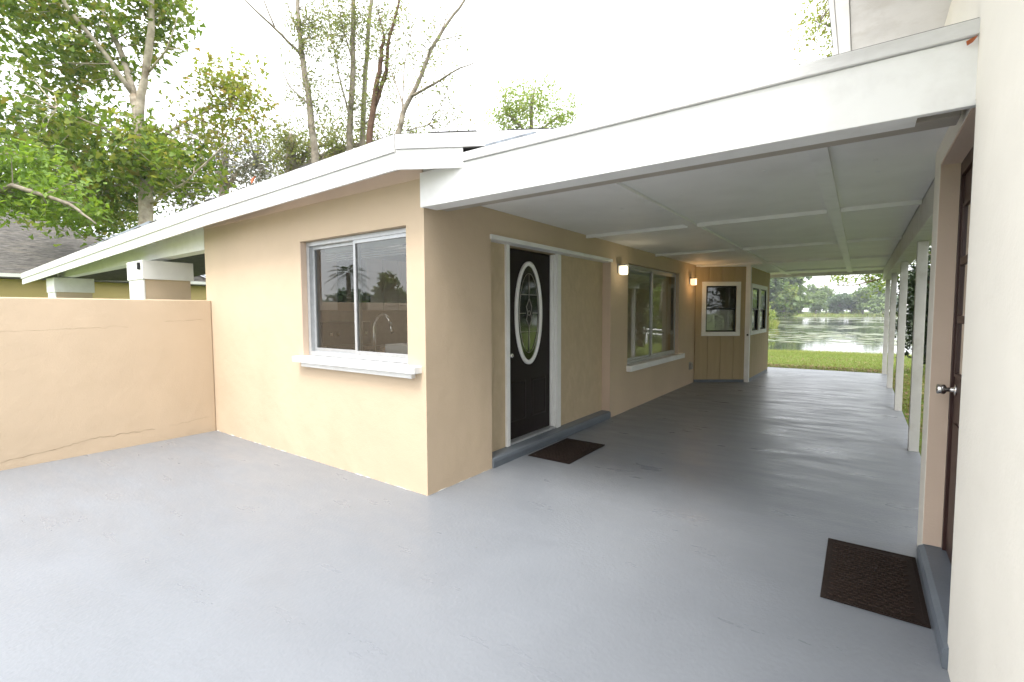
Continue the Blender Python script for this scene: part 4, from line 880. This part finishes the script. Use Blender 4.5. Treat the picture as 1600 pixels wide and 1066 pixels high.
# right hand land, mirrored in the wide window: trees, a house with a tan roof, a white rail
h2 = thing('lakeside_house', 'pale house with tan roof standing across the right lawn', 'house', (30, 66, 0))
box('wall', 25, 36, 66, 74, -.3, 2.9, 'white_dock', h2, 0); prism('roof', [(24, 2.85), (30.5, 5.4), (37, 2.85)], 65, 75, 'tan_roof', h2, 'y')
dk = thing('white_rail', 'white two rail fence along the right lake bank', 'fence', (12, 30, -.4))
for i in range(7): box('rail_post', 8.5+i*1.8, 8.62+i*1.8, 26+i*1.5, 26.12+i*1.5, -.45, .35, 'white_dock', dk, 0)
bm = bmesh.new(); add_tube(bm, [(8.5, 26, .3), (19.4, 35.1, .3)], .05, 6); add_tube(bm, [(8.5, 26, .02), (19.4, 35.1, .02)], .05, 6); bm_obj('rail', bm, 'white_dock', dk)
for i, (x, y, kd, s) in enumerate([(16, 44, 0, .75), (22, 58, 2, .9), (12.5, 38, 2, .5), (27, 50, 0, .9), (19, 74, 0, 1.0), (33, 80, 1, 1.1), (26, 92, 0, 1.1)]):
    place(kinds[kd], x, y, -.35, s, i*1.3, look[kd]+'on the right hand lawn', False)
# trees behind the camera that the kitchen window mirrors
for i, (x, y, kd, s) in enumerate([(-78, -36, 1, .6), (-72, -42, 0, .5), (-66, -45, 1, .52), (-62, -51, 0, .6), (-57, -55, 1, .5), (-50, -60, 0, .6), (-70, -50, 1, .6), (-44, -62, 1, .6)]):
    place(kinds[kd], x, y, -.07, s, i*1.7, look[kd]+'across the front drive', False)
pt = thing('palm_tree', 'tall palm tree on the front lawn mirrored in the kitchen window', 'tree', (-30, -20.6, -.07))
tube('trunk', [(-30, -20.6, -.1), (-30.05, -20.6, 2.5), (-30, -20.55, 4.6)], [.24, .2, .17], 'bark_grey', pt)
bm = bmesh.new()
for k_ in range(22):
    a = k_*2.4; el = .9-1.5*(k_/22); d_ = Vector((math.cos(a)*math.cos(el), math.sin(a)*math.cos(el), math.sin(el))); side = d_.cross(Vector((0, 0, 1))).normalized(); c = Vector((-30, -20.55, 4.6))
    for s in range(14):
        t_ = .3+s*.1; p0 = c + d_*t_ + Vector((0, 0, -.28*t_*t_))
        for sg in (-1, 1):
            q1 = p0 + side*sg*.42*(1-.35*abs(s-6)/8) + d_*.2 + Vector((0, 0, -.18)); bm.faces.new([bm.verts.new(p0), bm.verts.new(p0+d_*.06), bm.verts.new(q1)])
bm_obj('crown', bm, 'leaf_oak', pt)

# ================================================================== GRASS, REEDS, LITTER, LILY PADS
def blades(name, pts, h, wd, material, lean=.5):
    N = len(pts); a = rng.random(N)*6.28; s = np.stack([np.cos(a), np.sin(a), np.zeros(N)], -1)*wd*.5; l = rng.normal(size=(N, 2))*lean
    tip = pts + np.concatenate([l*h[:, None], h[:, None]], 1)
    v = np.stack([pts-s, pts+s, tip], 1).reshape(-1, 3); me = bpy.data.meshes.new(name)
    me.vertices.add(3*N); me.vertices.foreach_set('co', v.reshape(-1).astype(np.float32)); me.loops.add(3*N); me.loops.foreach_set('vertex_index', np.arange(3*N, dtype=np.int32))
    me.polygons.add(N); me.polygons.foreach_set('loop_start', np.arange(0, 3*N, 3, dtype=np.int32)); me.update(calc_edges=True); me.validate()
    o = new_obj(name, me, material); o['kind'] = 'stuff'; return o
def on_ground(n, x0, x1, y0, y1):
    x = rs(n, x0, x1); y = rs(n, y0, y1); z = ground_h(x, y); f = lake_f(x, y); k_ = f < .1
    return np.stack([x, y, z], -1)[k_]
g = np.concatenate([on_ground(90000, -4, 8, 11.52, 22.6), on_ground(40000, 3.33, 6.5, 1.4, 11.6), on_ground(25000, 6, 20, 14, 34)])
o = blades('grass', g, rs(len(g), .03, .085), .012, 'grass_blade'); o['label'] = 'short green lawn grass around the carport slab'; o['category'] = 'grass'
g = on_ground(14000, -5, 9, 21.2, 22.6); o = blades('shore_grass', g, rs(len(g), .05, .17), .014, 'reed_blade', .3); o['label'] = 'taller yellow green grass along the water edge'; o['category'] = 'grass'
g = np.concatenate([on_ground(9000, -9, -4.0, 50, 62), on_ground(9000, -14, -6, 46, 62)]); o = blades('reeds', g, rs(len(g), .3, 1.0), .10, 'reed_blade', .25); o['label'] = 'pale reeds on the point at the left lake bank'; o['category'] = 'reeds'
g = on_ground(20000, -90, 110, 195, 222); o = blades('far_reeds', g, rs(len(g), .3, .9), .4, 'reed_blade', .25); o['label'] = 'pale reed belt along the far shore'; o['category'] = 'reeds'
g = np.concatenate([on_ground(2200, -3, 3.4, 11.52, 13.2), on_ground(3000, 3.33, 5.5, 2, 12), on_ground(900, -3, 5, 13, 18)]); g[:, 2] += .035
o = leaf_mesh('leaf_litter', g, rs(len(g), .04, .09), 'simple', 'litter', None, 2.0); o['kind'] = 'stuff'; o['label'] = 'brown fallen leaves scattered on the lawn edge'; o['category'] = 'leaves'
def lily():
    N = 9000; x = rs(N, -40, 60); y = 30*np.power(170/30, rng.random(N)); 
    k_ = (lake_f(x, y) > 1) & ((np.sin(x*.11+y*.05)+np.sin(y*.21+x*.03)+rng.normal(size=N)*.5) > .15) & (y > 31+.08*x)
    x, y = x[k_], y[k_]; N = len(x); r = rs(N, .16, .42)*np.clip(y/45, .8, 2.2)
    ang = np.arange(8)*2*math.pi/8; v = np.stack([x[:, None]+r[:, None]*1.5*np.cos(ang)*(1+.1*rng.normal(size=(N, 8))), y[:, None]+r[:, None]*np.sin(ang), np.full((N, 8), -.443)+.012*rng.random((N, 8))], -1).reshape(-1, 3)
    f_ = (np.arange(N*8).reshape(N, 8)).tolist()
    o = from_data('lily_pads', v, f_, 'lily_pad'); o['kind'] = 'stuff'; o['label'] = 'floating lily pads spread over the lake'; o['category'] = 'lily pads'
lily()

# ================================================================== HAZE
def haze():
    o = box('haze', -290, 420, -160, 420, -3.5, 24, None, None, 0); o['kind'] = 'stuff'; o['label'] = 'thin pale haze in the air over the lake'; o['category'] = 'haze'
    mt = bpy.data.materials.new('haze'); mt.use_nodes = True; n = mt.node_tree.nodes; n.clear()
    ou = n.new('ShaderNodeOutputMaterial'); pv = n.new('ShaderNodeVolumePrincipled'); pv.inputs['Color'].default_value = (.9, .94, 1, 1); pv.inputs['Density'].default_value = .0006; pv.inputs['Anisotropy'].default_value = .2
    mt.node_tree.links.new(pv.outputs[0], ou.inputs['Volume']); o.data.materials.append(mt)
haze()
